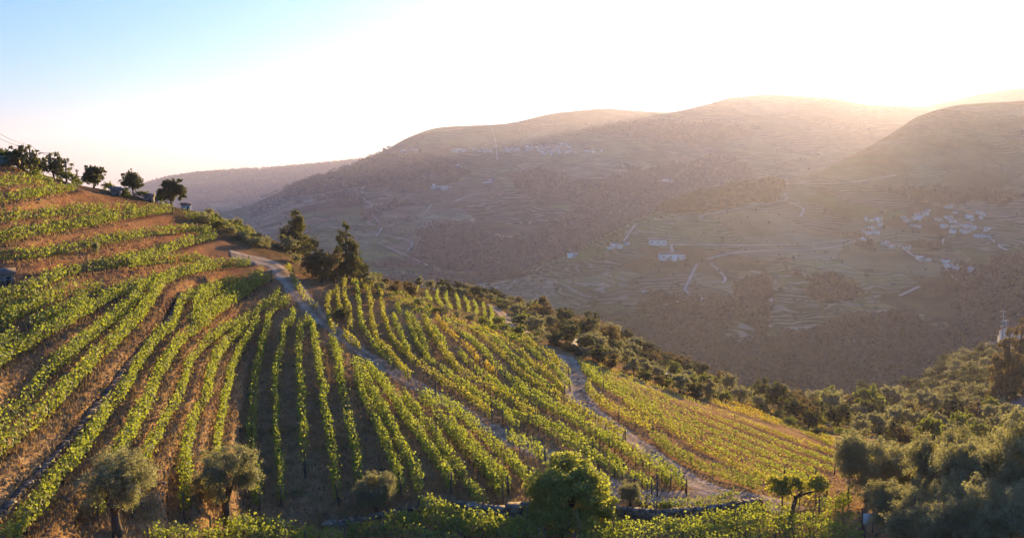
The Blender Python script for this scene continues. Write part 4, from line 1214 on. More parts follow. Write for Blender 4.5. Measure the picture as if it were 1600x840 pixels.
KINDS['round_oak'] = (lambda: make_tree('oak_tree', 'dark', 4.4, 2.3, 8000, 0.24, 24, 6, 0.05, 0.16, 5, 0.8, (0.26, 0.4), 0.15), 4.6, 4.4)
KINDS['round_oak2'] = (lambda: make_tree('oak_tree', 'dark', 4.4, 2.3, 5200, 0.22, 18, 8, 0.2, 0.14, 5, 0.8, (0.26, 0.4), 0.25, skin=0.7), 4.6, 4.4)
KINDS['big_dark'] = (lambda: make_tree('oak_tree', 'rust', 5.5, 3.0, 10000, 0.24, 20, 9, 0.0, 0.2, 5, 0.8, (0.26, 0.4), 0.12), 6.0, 5.5)
KINDS['pine_a'] = (lambda: make_pine('pine_tree', 7.4, 2.7, 11000, 0.3, 3, 0.12), 5.4, 7.4)
KINDS['pine_b'] = (lambda: make_pine('pine_tree', 6.4, 3.0, 11000, 0.3, 4, 0.08), 6.0, 6.4)
KINDS['pine_big'] = (lambda: make_pine('pine_tree', 9.0, 3.6, 13000, 0.45, 11, 0.06, 'rust'), 7.2, 10.0)

# foreground trees
tree_at('olive_sparse0', 181, 836, 146, 'leftmost foreground olive with a twisted trunk and wispy crown', h_ratio=1.12, rz=0.6)
tree_at('olive_sparse1', 354, 816, 136, 'second foreground olive, airy crown with vines showing through', h_ratio=1.05, rz=2.0)
tree_at('olive_near0', 589, 797, 80, 'small round olive tree in front of the middle vine rows', h_ratio=1.0)
tree_at('big_leafy', 890, 810, 166, 'big bright leafy tree spreading over the middle of the stone wall', h_ratio=0.9, rz=1.0)
tree_at('olive_near1', 985, 789, 46, 'small grey olive tree beside the bend of the track', h_ratio=1.15)
tree_at('bush1', 1042, 800, 34, 'low bush against the right stone wall', cat='shrub')
# forked old vine tree with a leaning dark trunk
def lean_tree():
    root = empty('gnarled_tree')
    b = MB()
    b.tube([(0, 0, -0.3), (0.12, 0, 0.6), (0.35, 0.1, 1.3), (0.75, 0.1, 1.75)], [0.2, 0.15, 0.13, 0.1], 8)
    b.tube([(0.4, 0.1, 1.35), (1.2, 0.0, 1.75), (2.0, 0.1, 1.8)], [0.1, 0.07, 0.03], 6)
    b.tube([(0.35, 0.1, 1.3), (-0.3, 0.2, 1.9), (-1.0, 0.2, 2.3)], [0.09, 0.06, 0.03], 6)
    b.tube([(0.75, 0.1, 1.75), (0.8, 0.3, 2.4)], [0.08, 0.03], 6)
    b.build('trunk', M['bark'], root, True)
    gg = random.Random(4)
    bl = [((gg.uniform(-1.6, 2.3), gg.uniform(-0.8, 0.8), gg.uniform(1.75, 2.75)), gg.uniform(0.3, 0.55)) for _ in range(16)]
    P, d = crown_points(bl, 3600, 0.8, 3, 0.8, 0.3)
    V, F = leaf_cloud(P, 0.17, d, 1.0, 0.85)
    mk('crown', V, F, M['vine_mix'], root)
    return root
KINDS['lean'] = (lean_tree, 4.4, 3.0)
tree_at('lean', 1236, 806, 100, 'gnarled tree with a leaning dark trunk and flat crown', rz=0.0)

# olives massed at the lower right (D in metres)
RIGHT = [
 ('olive_near0', 1354, 782, 134, 'big olive tree standing apart, left of the right hand olive mass', 1.15),
 ('olive_near2', 1410, 776, 100, 'olive tree behind the big one with a paler crown', 1.15),
 ('olive_near1', 1402, 842, 120, 'rounded olive tree rising from the bottom edge beside the white panel', 1.15),
 ('olive_near2', 1466, 812, 140, 'olive tree in the middle of the right hand mass', 1.35),
 ('olive_near0', 1456, 880, 150, 'lowest olive tree of the right hand mass, cut by the bottom edge', 1.2),
 ('olive_near1', 1530, 838, 160, 'broad dark olive tree near the lower right corner', 1.4),
 ('olive_near0', 1582, 806, 130, 'olive tree behind the corner one, touching the golden vines', 1.35),
 ('olive_near2', 1626, 850, 180, 'olive tree cut by the right edge of the view', 1.5),
 ('olive_near1', 1560, 900, 170, 'dark olive tree filling the lower right corner', 1.3),
 ('olive_near2', 1500, 905, 150, 'olive tree at the bottom edge left of the corner tree', 1.1),
]
for k, x, y, w, lab, hr in RIGHT:
    tree_at(k, x, y, w, lab, group='olive trees at the lower right', h_ratio=hr)

# left crest
CREST = [
 ('round_oak', 147, 286, 42, 'round dark oak on the left crest beside the hut', 'tree', 0.95),
 ('round_oak2', 208, 307, 42, 'open crowned oak on the crest, left of the dense round one', 'tree', 1.05),
 ('round_oak', 267, 322, 52, 'dense round tree standing at the end of a vine row on the crest', 'tree', 0.92),
 ('round_oak2', 67, 256, 26, 'small tree among the power poles on the left crest', 'tree', 0.85),
 ('bush_dark0', 84, 272, 50, 'dark thicket under the leaning pole', 'shrub', 1.1),
 ('bush_dark1', 60, 274, 40, 'dark bush left of the thicket under the leaning pole', 'shrub', 1.0),
 ('bush1', 105, 274, 34, 'green bush below the rightmost pole', 'shrub', 0.9),
 ('bush_dark2', 30, 268, 60, 'big dark bush below the stone ledge at the upper left', 'shrub', 1.0),
 ('bush0', 36, 250, 26, 'upright bush behind the stone ledge', 'shrub', 1.5),
 ('bush2', 12, 252, 30, 'bush at the upper left edge', 'shrub', 1.3),
 ('round_oak2', 2, 250, 24, 'little tree cut by the left edge on the crest', 'tree', 1.1),
 ('bush2', 56, 282, 34, 'bright green bush above the topmost vine row', 'shrub', 0.8),
 ('bush0', 122, 281, 24, 'low bush between the thicket and the round oak', 'shrub', 0.8),
 ('bush1', 170, 293, 22, 'leafy bush beside the stone hut', 'shrub', 1.0),
 ('bush0', 198, 308, 24, 'bush at the foot of the open crowned oak', 'shrub', 0.9),
 ('bush2', 222, 308, 24, 'low bush right of the open crowned oak', 'shrub', 0.8),
 ('bush1', 246, 317, 20, 'green bush left of the dense round tree', 'shrub', 0.9),
 ('pine_b', 462, 392, 62, 'pine with a blunt top at the shoulder of the hill', 'tree', 0.95),
 ('olive_mid0', 456, 398, 36, 'pale olive tree in front of the blunt pine', 'tree', 1.0),
 ('oak_mid0', 484, 398, 34, 'dark oak right of the blunt pine', 'tree', 1.0),
 ('big_dark', 503, 441, 66, 'big dark brown bushy oak above the lone vine row', 'tree', 1.05),
 ('pine_a', 541, 436, 50, 'tall pine behind the big dark oak', 'tree', 1.3),
 ('oak_mid1', 562, 438, 36, 'dark oak leaning on the tall pine', 'tree', 1.1),
 ('bush_olive0', 466, 412, 26, 'grey green bush where the dirt track meets the crest', 'shrub', 1.0),
 ('bush_olive1', 400, 386, 30, 'olive bush on the lit bank left of the pines', 'shrub', 0.9),
 ('bush_olive2', 418, 388, 26, 'small olive bush next to the pale olive tree', 'shrub', 1.0),
 ('bush_dark1', 533, 503, 34, 'dark weedy shrub among the hooked vine rows', 'shrub', 1.1),
 ('bush_dark0', 522, 440, 30, 'dark shrub at the foot of the big oak', 'shrub', 1.0),
 ('bush2', 588, 438, 26, 'yellow green bush at the top of the long vine rows', 'shrub', 0.8),
]
for k, x, y, w, lab, cat, hr in CREST:
    tree_at(k, x, y, w, lab, cat=cat, h_ratio=hr)
tree_at('olive_mid1', 148, 398, 16, 'small lone tree on the red terrace in front of a vine row', h_ratio=1.6)
tree_at('olive_mid2', 1184, 641, 32, 'lone round olive on the right crest', h_ratio=0.95)
tree_at('olive_mid0', 1104, 622, 38, 'olive tree just over the crest of the right vineyard', h_ratio=0.9)
tree_at('oak_mid2', 1269, 672, 34, 'grey brown tree at the end of the right crest rows', h_ratio=1.1)
tree_at('bush_dark2', 20, 548, 26, 'dark weedy shrub in the gap of the left rows', cat='shrub')

def scatter(poly, n, kinds, wr, lab, cat, group, mind=0.55, hr=(0.8, 1.15), surf=near, seed=1, wy=None):
    g = random.Random(seed)
    xs = [p[0] for p in poly]; ys = [p[1] for p in poly]
    pts = []; tries = 0
    while len(pts) < n and tries < 9000:
        tries += 1
        x, y = g.uniform(min(xs), max(xs)), g.uniform(min(ys), max(ys))
        if not inpoly(np.array([x]), np.array([y]), poly)[0]: continue
        w = g.uniform(*wr)
        if any(abs(x - a) < mind * (w + c) / 2 and abs(y - b) < mind * 0.45 * (w + c) / 2 for a, b, c in pts): continue
        pts.append((x, y, w))
    pts.sort(key=lambda t: t[1])
    for x, y, w in pts:
        k = g.choice(kinds)
        tree_at(k + str(g.randrange(3)), x, y, w, lab[k] if isinstance(lab, dict) else lab, cat=cat, group=group, h_ratio=g.uniform(*hr), surf=surf)
    return pts
LB = {'olive_mid': 'grey green olive tree in the belt of trees beyond the vineyard crest', 'oak_mid': 'dark green oak in the belt of trees beyond the vineyard crest',
      'broad_mid': 'leafy green tree in the belt of trees beyond the vineyard crest', 'rust_mid': 'brownish tree in the belt of trees beyond the vineyard crest'}
G1 = 'trees of the belt beyond the crest'
scatter([(300, 340), (330, 336), (370, 352), (410, 372), (440, 392), (400, 385), (350, 362)], 26, ['bush_olive', 'bush_olive', 'bush_dark'], (16, 26), 'low olive scrub on the crest between the round tree and the pines', 'shrub', 'scrub on the crest', 0.5, (0.7, 1.0), seed=3)
scatter([(565, 440), (600, 444), (650, 452), (650, 470), (610, 462), (575, 452)], 9, ['olive_mid', 'rust_mid'], (22, 32), LB, 'tree', G1, 0.5, (0.6, 0.85), seed=4)
scatter([(640, 446), (700, 451), (760, 460), (800, 474), (790, 482), (740, 467), (680, 456)], 20, ['olive_mid', 'oak_mid', 'olive_mid'], (18, 26), LB, 'tree', G1, 0.5, (0.7, 0.9), seed=5)
scatter([(640, 476), (690, 486), (740, 506), (790, 508), (850, 545), (800, 532), (730, 506), (660, 482)], 16, ['bush_olive', 'bush'], (22, 34), 'low bush on the slope just behind the crest vine rows', 'shrub', 'bushes behind the crest rows', 0.5, (0.6, 0.8), seed=6)
scatter([(790, 478), (830, 482), (900, 506), (960, 530), (1000, 545), (1060, 570), (1130, 600), (1180, 620), (1170, 632), (1090, 626), (1000, 593), (940, 571), (890, 553), (820, 524)], 125, ['olive_mid', 'oak_mid', 'broad_mid', 'rust_mid', 'oak_mid', 'olive_mid'], (28, 46), LB, 'tree', G1, 0.5, (0.62, 0.9), seed=7)
for x, y, w, k, lab in ((848, 500, 42, 'rust_mid0', 'tall brown crowned tree rising above the belt on the left'), (918, 530, 40, 'oak_mid1', 'tall dark tree above the belt near the white path'),
                        (955, 545, 44, 'rust_mid1', 'broad brown crowned tree in the middle of the belt'), (882, 516, 34, 'oak_mid0', 'dark oak rising behind the white path')):
    tree_at(k, x, y, w, lab, h_ratio=1.15)
scatter([(760, 470), (830, 484), (900, 512), (960, 536), (1060, 576), (1150, 610), (1190, 630), (1090, 624), (1000, 590), (930, 568), (880, 548), (800, 505)], 90, ['bush_olive', 'bush_dark', 'bush', 'bush_olive'], (16, 30), 'low scrub filling the ground between the belt trees beyond the crest', 'shrub', 'scrub between the belt trees', 0.4, (0.6, 0.9), seed=17)
scatter([(1180, 640), (1260, 652), (1400, 660), (1600, 668), (1600, 700), (1420, 704), (1330, 692), (1280, 680), (1220, 662)], 60, ['bush_olive', 'bush_dark', 'bush'], (18, 34), 'low scrub under the trees of the valley edge', 'shrub', 'scrub under the valley edge trees', 0.4, (0.6, 0.9), seed=18)
LR = {'broad_mid': 'bright leafy tree along the valley edge behind the right vineyard', 'oak_mid': 'dark tree along the valley edge behind the right vineyard', 'olive_mid': 'grey olive along the valley edge behind the right vineyard', 'rust_mid': 'rusty tree along the valley edge behind the right vineyard'}
scatter([(1180, 630), (1240, 634), (1320, 640), (1400, 640), (1460, 650), (1620, 655), (1620, 690), (1500, 690), (1440, 698), (1390, 690), (1330, 684), (1280, 672), (1220, 656)], 90, ['broad_mid', 'olive_mid', 'oak_mid', 'rust_mid', 'olive_mid'], (34, 54), LR, 'tree', 'trees along the valley edge', 0.5, (0.85, 1.15), seed=8)
tree_at('broad_mid0', 1290, 650, 48, 'bright green tree with a pointed crown above the valley edge', h_ratio=1.2)
tree_at('broad_mid1', 1362, 654, 62, 'widest bright green tree of the valley edge', h_ratio=1.0)
LS = 'low shrub on the dry spur below the roadside tree'
scatter([(1375, 640), (1400, 615), (1450, 585), (1500, 558), (1550, 545), (1560, 600), (1570, 640), (1600, 660), (1440, 668)], 120, ['bush_olive', 'bush_olive', 'bush_dark', 'bush_dark'], (20, 36), LS, 'shrub', 'shrubs on the right spur', 0.5, (0.7, 1.0), seed=9)
tree_at('pine_big', 1572, 625, 64, 'tall brown green conifer beside the road on the right spur', h_ratio=1.45)
tree_at('pine_big', 1592, 590, 48, 'conifer behind the tall one, topping the right edge', h_ratio=1.6)
tree_at('bush2', 1590, 540, 30, 'bush below the white farmhouse at the right edge', cat='shrub')

# ------------------------------------------------------------------ dry stone walls
def stone_wall(pix, h, th, label, n_per_m=9, surf=near, rock=(0.28, 0.5), up=0.0, boulders=False, off=0.0):
    pts = []
    P, _ = resample(pix, 4.0)
    for px, py in P:
        p = surf.hit(px, py)
        if p is not None: pts.append(tuple(p))
    P, ln = resample(pts, 0.25)
    cum = np.linspace(0, ln, len(P))
    base = P[0].copy()
    b = MB()
    hcourse = rock[0] * 0.62
    n_c = max(1, int(h / hcourse))
    T = np.gradient(P[:, :2], axis=0)
    for c in range(n_c):
        s = rng.uniform(0, 0.2)
        while s < ln:
            L = rng.uniform(*rock)
            q = [np.interp(s, cum, P[:, j]) for j in range(3)]
            i = min(int(s / ln * (len(P) - 1)), len(P) - 1)
            a = math.atan2(T[i, 1], T[i, 0])
            hh = h * (0.8 + 0.4 * vnoise(np.array([s * 0.3]), np.array([base[0]]))[0])
            zz = hcourse * (c + 0.5)
            if zz < hh + 0.1:
                sx, sy, sz = L * rng.uniform(0.9, 1.1), th * rng.uniform(0.8, 1.15), hcourse * rng.uniform(0.8, 1.25)
                bx = MB(); bx.box((0, 0, 0), (sx, sy, sz))
                V = np.array(bx.v) + rng.normal(0, 0.035, (8, 3))
                ca, sa = math.cos(a + rng.normal(0, 0.08)), math.sin(a + rng.normal(0, 0.08))
                Rm = np.array([[ca, -sa, 0], [sa, ca, 0], [0, 0, 1]])
                V = V @ Rm.T + np.array(q) - base + np.array([0, rng.normal(0, 0.03), zz + up])
                b.add(V, bx.f)
            s += L * 0.98
    o = b.build('dry_stone_wall', M['rock'])
    o.location = base
    tag(o, label, 'stone wall')
    return o
stone_wall([(284, 462), (281, 470), (264, 506), (243, 532), (221, 554), (200, 577), (171, 618), (146, 650), (120, 684), (96, 710), (71, 740), (48, 764), (28, 786), (8, 808), (-20, 835)], 0.6, 0.35, 'long diagonal dry stone wall under the bare bank at the lower left', rock=(0.22, 0.45))
stone_wall([(506, 824), (530, 820), (560, 816), (600, 806), (640, 800), (672, 797)], 0.45, 0.4, 'left end of the low stone wall, half buried in dry grass')
stone_wall([(716, 800), (745, 803), (770, 806), (800, 808), (825, 806)], 1.0, 0.7, 'tumbled boulder wall left of the big leafy tree', rock=(0.4, 0.8))
stone_wall([(955, 803), (990, 808), (1030, 811), (1070, 809), (1110, 805), (1150, 799), (1190, 791)], 0.85, 0.5, 'right stretch of the dry stone wall below the track bend')
# ------------------------------------------------------------------ small things on the near hill
def simple_hut(label, px_, py_, w, d, h, rz, wall='stonewall', roof='roofgrey', cat='hut', name='stone_hut', roof_h=0.5, surf=near):
    p = surf.crest(px_, py_)
    r = empty(name, (p.x, p.y, p.z - 0.15), rz)
    tag(r, label, cat)
    b = MB(); b.box((0, 0, h / 2), (w, d, h)); b.build('wall', M[wall], r)
    b = MB(); b.add([(-w / 2 - .15, -d / 2 - .15, h + .003), (w / 2 + .15, -d / 2 - .15, h + .003), (w / 2 + .15, d / 2 + .15, h + .003), (-w / 2 - .15, d / 2 + .15, h + .003), (-w / 2 - .15, 0, h + roof_h), (w / 2 + .15, 0, h + roof_h)],
                    [(0, 1, 5, 4), (2, 3, 4, 5), (0, 4, 3), (1, 2, 5), (0, 3, 2, 1)]); b.build('roof', M[roof], r)
    b = MB(); b.box((w * 0.2, -d / 2 - 0.02, h * 0.4), (w * 0.22, 0.06, h * 0.75)); b.build('door', M['glass'], r)
    return r
simple_hut('small square stone hut on the crest right of the round oak', 181, 305, 1.3, 1.1, 0.85, 0.4)
simple_hut('little stone hut with a dark opening at the left edge', 8, 441, 1.5, 1.3, 0.95, 0.5)
simple_hut('small house with a dark roof peeping over the crest', 233, 305, 1.3, 1.3, 0.8, 0.2, roof='roofgrey', cat='house', name='small_house')
simple_hut('white gabled house behind the dense round tree', 291, 322, 1.4, 1.4, 0.9, 0.3, wall='white', cat='house', name='small_house', roof_h=0.4)
# stone ledge with a rail at the very left
p = near.crest(4, 254)
ledge = empty('stone_ledge', (p.x, p.y, p.z - 0.2), 0.1); tag(ledge, 'pale stone ledge above the dark bush at the upper left', 'ledge')
b = MB(); b.box((0, 0, 0.5), (4, 0.8, 1.1)); b.build('wall_face', M['stonewall'], ledge)
b = MB(); b.box((0, -0.05, 1.11), (4.3, 1.0, 0.12)); b.build('coping', M['concrete'], ledge)

def pole(px_, py_base, py_top, label, lean=0.0, arm=False, lamp=False):
    p = near.crest(px_, py_base)
    h = (py_base - py_top) * p.y / F_PX + 0.3
    r = empty('power_pole', (p.x, p.y, p.z - 0.3)); tag(r, label, 'power pole', 'power poles on the left crest')
    b = MB(); b.tube([(0, 0, 0), (lean * h, 0, h)], [0.13, 0.085], 8); b.build('shaft', M['post'], r)
    top = Vector((p.x + lean * h, p.y, p.z - 0.3 + h))
    b = MB()
    if lamp:
        b.tube([(lean * h, 0, h - 0.1), (lean * h - 1.0, 0, h - 0.02)], [0.05, 0.04], 5)
        b.box((lean * h - 1.15, 0, h - 0.06), (0.5, 0.2, 0.12)); b.build('lamp_arm', M['metal'], r)
    else:
        b.box((lean * h, 0, h - 0.25), (0.5, 0.09, 0.09))
        b.tube([(lean * h - 0.2, 0, h - 0.2), (lean * h - 0.2, 0, h - 0.02)], [0.04, 0.03], 5)
        b.tube([(lean * h + 0.2, 0, h - 0.2), (lean * h + 0.2, 0, h - 0.02)], [0.04, 0.03], 5)
        b.build('crossbar', M['post'], r)
    return top
P1 = pole(48, 262, 220.5, 'tallest and leftmost straight power pole on the left crest')
P2 = pole(85, 268, 228, 'leaning pole with a lamp arm on the left crest', lean=-0.13, lamp=True)
P3 = pole(90, 268, 236, 'slim pole just right of the leaning one', lean=-0.05)
P4 = pole(104, 274, 241, 'straight pole between the leaning pole and the round oak')
P5 = pole(121, 283, 259, 'smallest and rightmost power pole on the left crest')
def wire(a, b_, sag, label):
    a = Vector(a); b_ = Vector(b_)
    pts = [a.lerp(b_, t) - Vector((0, 0, 4 * sag * t * (1 - t))) for t in np.linspace(0, 1, 11)]
    m = MB(); m.tube([p - a for p in pts], [0.022] * 11, 4)
    o = m.build('overhead_wire', M['tyre']); o.location = a
    tag(o, label, 'wire', 'overhead wires on the left crest')
d0 = P1.y * 0.72
a_, b__ = ray(-60, 160)
W0 = Vector((float(a_) * d0, d0, float(b__) * d0))
wire(W0, P1 - Vector((0.2, 0, 0)), 0.8, 'upper overhead wire running out past the left edge')
wire(W0 - Vector((0, 0, 0.8)), P1 + Vector((0.2, 0, -0.3)), 0.9, 'lower overhead wire running out past the left edge')
wire(P1, P3, 0.25, 'overhead wire between the tallest pole and the slim pole')
wire(P4, P5, 0.2, 'overhead wire down to the smallest pole')

# white panel on posts among the lower terrace vines
p = near.hit(1355, 834)
r = empty('trellis_panel', (p.x, p.y, p.z), 0.1); tag(r, 'white rectangular panel held by two dark posts', 'panel')
b = MB(); b.box((0, 0, 1.05), (0.62, 0.04, 0.7)); b.build('panel', M['white'], r)
for sx in (-0.38, 0.38):
    b = MB(); b.tube([(sx, 0.03, -0.2), (sx, 0.03, 1.75)], [0.06, 0.055], 6); b.build('post', M['post'], r)
def end_strut(px_, py_, label, h=2.0, lean=0.0):
    p = near.hit(px_, py_)
    b = MB(); b.tube([(0, 0, -0.2), (lean, 0, h)], [0.07, 0.06], 6); o = b.build('stake', M['post']); o.location = p
    tag(o, label, 'stake')
end_strut(681, 622, 'dark stake standing alone beside the dirt track', 1.7)
end_strut(949, 764, 'dark stake between the leafy tree and the small olive', 1.5)
end_strut(1027, 776, 'stake at the lower end of the very long vine row', 1.7)

# ------------------------------------------------------------------ right spur: road, car, roof, farmhouse, pylon
strip('road', [(1640, 560), (1618, 580), (1603, 596), (1596, 606), (1604, 622), (1622, 640), (1660, 664)], 6.0, M['asphalt'], 'grey road looping past the right edge of the spur', lift=0.12, step=1.0, rough=0.0)
p = near.crest(1594, 607, 600)
car = empty('parked_car', (p.x, p.y, p.z + 0.15), 1.9, 1.0); tag(car, 'white car on the road behind the tall conifer', 'car')
b = MB()
prof = [(-2.1, 0.35), (-2.1, 0.85), (-1.2, 0.95), (-0.6, 1.42), (0.9, 1.45), (1.6, 1.0), (2.1, 0.9), (2.1, 0.35)]
V = [(x, -0.85, z) for x, z in prof] + [(x, 0.85, z) for x, z in prof]; n = len(prof)
b.add(V, [tuple(range(n)), tuple(range(2 * n - 1, n - 1, -1))] + [(i, i + n, (i + 1) % n + n, (i + 1) % n) for i in range(n)]); b.build('body', M['carpaint'], car)
b = MB(); b.box((0.15, 0, 1.2), (1.9, 1.74, 0.28)); b.build('window', M['glass'], car)
for sx in (-1.35, 1.35):
    for sy in (-0.82, 0.82):
        b = MB(); b.tube([(sx, sy - 0.1, 0.33), (sx, sy + 0.1, 0.33)], [0.33, 0.33], 12); b.build('wheel', M['tyre'], car)

def gable(name, label, p, w, d, h, rz, wall='white', roof='roof', rh=1.2, cat='house', group=None, nwin=3, door=True, scale=1.0, eave=0.4):
    r = empty(name, (p.x, p.y, p.z - 0.6), rz, scale); tag(r, label, cat, group)
    hh = h + 0.6
    b = MB()
    b.add([(-w/2, -d/2, -2.5), (w/2, -d/2, -2.5), (w/2, d/2, -2.5), (-w/2, d/2, -2.5), (-w/2, -d/2, hh), (w/2, -d/2, hh), (w/2, d/2, hh), (-w/2, d/2, hh), (-w/2, 0, hh + rh), (w/2, 0, hh + rh)],
          [(0, 1, 5, 4), (2, 3, 7, 6), (1, 2, 6, 9, 5), (3, 0, 4, 8, 7), (0, 3, 2, 1)])
    b.build('wall', M[wall], r)
    e = eave
    b = MB()
    k = rh / (d / 2) * e
    b.add([(-w/2-e, -d/2-e, hh-k+.05), (w/2+e, -d/2-e, hh-k+.05), (w/2+e, 0, hh+rh+.05), (-w/2-e, 0, hh+rh+.05), (-w/2-e, d/2+e, hh-k+.05), (w/2+e, d/2+e, hh-k+.05),
           (-w/2-e, -d/2-e, hh-k+.25), (w/2+e, -d/2-e, hh-k+.25), (w/2+e, 0, hh+rh+.25), (-w/2-e, 0, hh+rh+.25), (-w/2-e, d/2+e, hh-k+.25), (w/2+e, d/2+e, hh-k+.25)],
          [(6, 7, 8, 9), (9, 8, 11, 10), (0, 3, 2, 1), (3, 4, 5, 2), (0, 1, 7, 6), (4, 10, 11, 5), (0, 6, 9, 3), (3, 9, 10, 4), (1, 2, 8, 7), (2, 5, 11, 8)])
    rf = b.build('roof', M[roof], r)
    b = MB(); b.box((w * 0.25, d * 0.12, hh + rh + 0.35), (0.6, 0.6, 1.2)); b.build('chimney', M[wall], rf)
    for fl in range(max(1, int(h / 3))):
        for i in range(nwin):
            x = -w / 2 + w * (i + 0.5) / nwin
            if door and fl == 0 and i == nwin // 2:
                b = MB(); b.box((x, -d / 2 - 0.03, 1.6), (1.1, 0.1, 2.1)); b.build('door', M['post'], r); continue
            b = MB(); b.box((x, -d / 2 - 0.03, 2.1 + fl * 2.9), (1.0, 0.1, 1.2)); b.build('window', M['glass'], r)
    return r
p = near.drop(x_at(1528, 168), 168)
gable('farm_house', 'low farmhouse with a weathered tiled roof among the trees on the right', p, 7.2, 4.5, 1.5, -0.25, 'white', 'roof', 0.9, nwin=2)
p = near.drop(x_at(1490, 163), 163)
# farmhouses on the spur top at the right edge
q = near.hit(1598, 541) or near.drop(x_at(1598, 300), 300)
gable('farm_house', 'white farmhouse at the right edge below the far village', q, 11, 7, 4.6, 0.15, 'white', 'roof', 1.6, nwin=4)
q = near.hit(1578, 536) or q
gable('farm_house', 'low white outbuilding left of the edge farmhouse', q, 6, 4, 2.2, 0.05, 'white', 'roofgrey', 0.8, nwin=2)
q = near.hit(1556, 546) or q
gable('farm_shed', 'small shed at the foot of the pylon', q, 5, 3, 1.8, 0.0, 'concrete', 'roofgrey', 0.5, nwin=1, cat='shed')
def pylon(px_, py_b, py_t, label, bars, rad, D=None):
    p = near.crest(px_, py_b, 600)
    h = (py_b - py_t) * p.y / F_PX
    r = empty('electricity_pylon', (p.x, p.y, p.z - 0.5)); tag(r, label, 'pylon')
    b = MB(); b.tube([(0, 0, 0), (0, 0, h + 0.5)], [rad * 1.3, rad * 0.8], 8); b.build('mast', M['metal'], r)
    for k in range(bars):
        b = MB(); b.box((0, 0, h + 0.2 - k * 1.5), (1.7, 0.08, 0.08)); 
        for sx in (-0.75, 0, 0.75): b.box((sx, 0, h - 0.05 - k * 1.5), (0.1, 0.1, 0.4))
        b.build('crossarm', M['metal'], r)
    return Vector((p.x, p.y, p.z + h))
pylon(1570, 546, 498, 'pale grey concrete mast in front of the white farmhouse', 1, 0.22)
pylon(1565, 548, 483, 'taller thin lattice mast with four crossarms', 4, 0.14)

# white wiggly path in the tree belt
strip('footpath', [(896, 541), (899, 534), (902, 531)], 0.9, M['farroad'], 'pale path glimpsed between the belt trees', lift=0.3, step=1.0)
strip('footpath', [(1026, 560), (1030, 576), (1033, 584), (1046, 585), (1056, 582)], 1.8, M['farroad'], 'curved pale path on the slope beyond the right vineyard', lift=0.25, step=1.0)
strip('footpath', [(770, 478), (786, 492), (802, 508), (820, 520)], 3.0, M['track'], 'pale path beside the small vine rows beyond the crest', lift=0.15, step=1.0)

# ------------------------------------------------------------------ far roads
def far_roads(name, surf, lines, w, label, lift):
    for ln in lines:
        pts = []
        P, _ = resample(ln, 2.5)
        for px, py in P:
            q = surf.hit(px, py)
            if q is not None: pts.append(tuple(q))
        if len(pts) < 2: continue
        P, L = resample(pts, 10.0)
        T = np.gradient(P[:, :2], axis=0); T /= np.linalg.norm(T, axis=1)[:, None] + 1e-9
        S = np.stack([T[:, 1], -T[:, 0]], -1)
        V = []
        for i, p in enumerate(P):
            for f in (-0.5, 0, 0.5):
                x, y = p[0] + S[i, 0] * f * w, p[1] + S[i, 1] * f * w
                q = surf.drop(x, y); V.append((x, y, (q.z if q is not None else p[2]) + lift))
        o = mk(name, np.array(V), grid_faces(len(P), 3), M['farroad'], smooth=True)
        tag(o, label, None, None, 'structure')
far_roads('hill_road', SA, [
 [(1023, 343), (1095, 337), (1168, 324), (1225, 314), (1229, 308), (1225, 303)], [(1229, 316), (1255, 326), (1250, 339)],
 [(1221, 288), (1324, 286), (1400, 274)], [(1019, 381), (1091, 383), (1190, 384), (1274, 381), (1343, 373)],
 [(1103, 406), (1152, 395), (1213, 392), (1290, 389), (1343, 375)], [(1049, 383), (1051, 394), (1063, 402)],
 [(1089, 413), (1078, 436), (1070, 453), (1078, 458), (1071, 464)], [(1110, 412), (1133, 434), (1129, 443)],
 [(1022, 481), (1054, 473), (1084, 466)], [(1009, 493), (1041, 493), (1071, 497), (1095, 494)], [(1083, 474), (1071, 493)],
 [(1416, 392), (1437, 405), (1471, 407), (1478, 420), (1493, 437), (1508, 442)], [(1496, 369), (1474, 374), (1477, 388)],
 [(1542, 369), (1563, 386), (1574, 392)], [(1405, 463), (1437, 448)], [(1300, 468), (1343, 479)],
 [(1341, 529), (1311, 559), (1285, 579)], [(1208, 450), (1204, 476)], [(975, 377), (987, 360), (992, 352)]], 3.0,
 'pale dirt road on the village hill', 0.8)
far_roads('hill_road', SB, [
 [(563, 306), (583, 323)], [(580, 334), (592, 348)], [(606, 354), (648, 340), (663, 334), (674, 320)], [(671, 346), (680, 360)],
 [(706, 317), (737, 306), (774, 300)], [(728, 323), (766, 323)], [(620, 371), (644, 380), (633, 397)], [(588, 370), (597, 357)],
 [(620, 314), (648, 303)], [(728, 440), (737, 431)], [(766, 406), (783, 413)], [(814, 404), (860, 397)], [(768, 200), (774, 220), (777, 251)],
 [(786, 311), (828, 307)], [(590, 380), (640, 402), (690, 425)]], 3.6, 'pale dirt road on the distant mountain', 1.5)

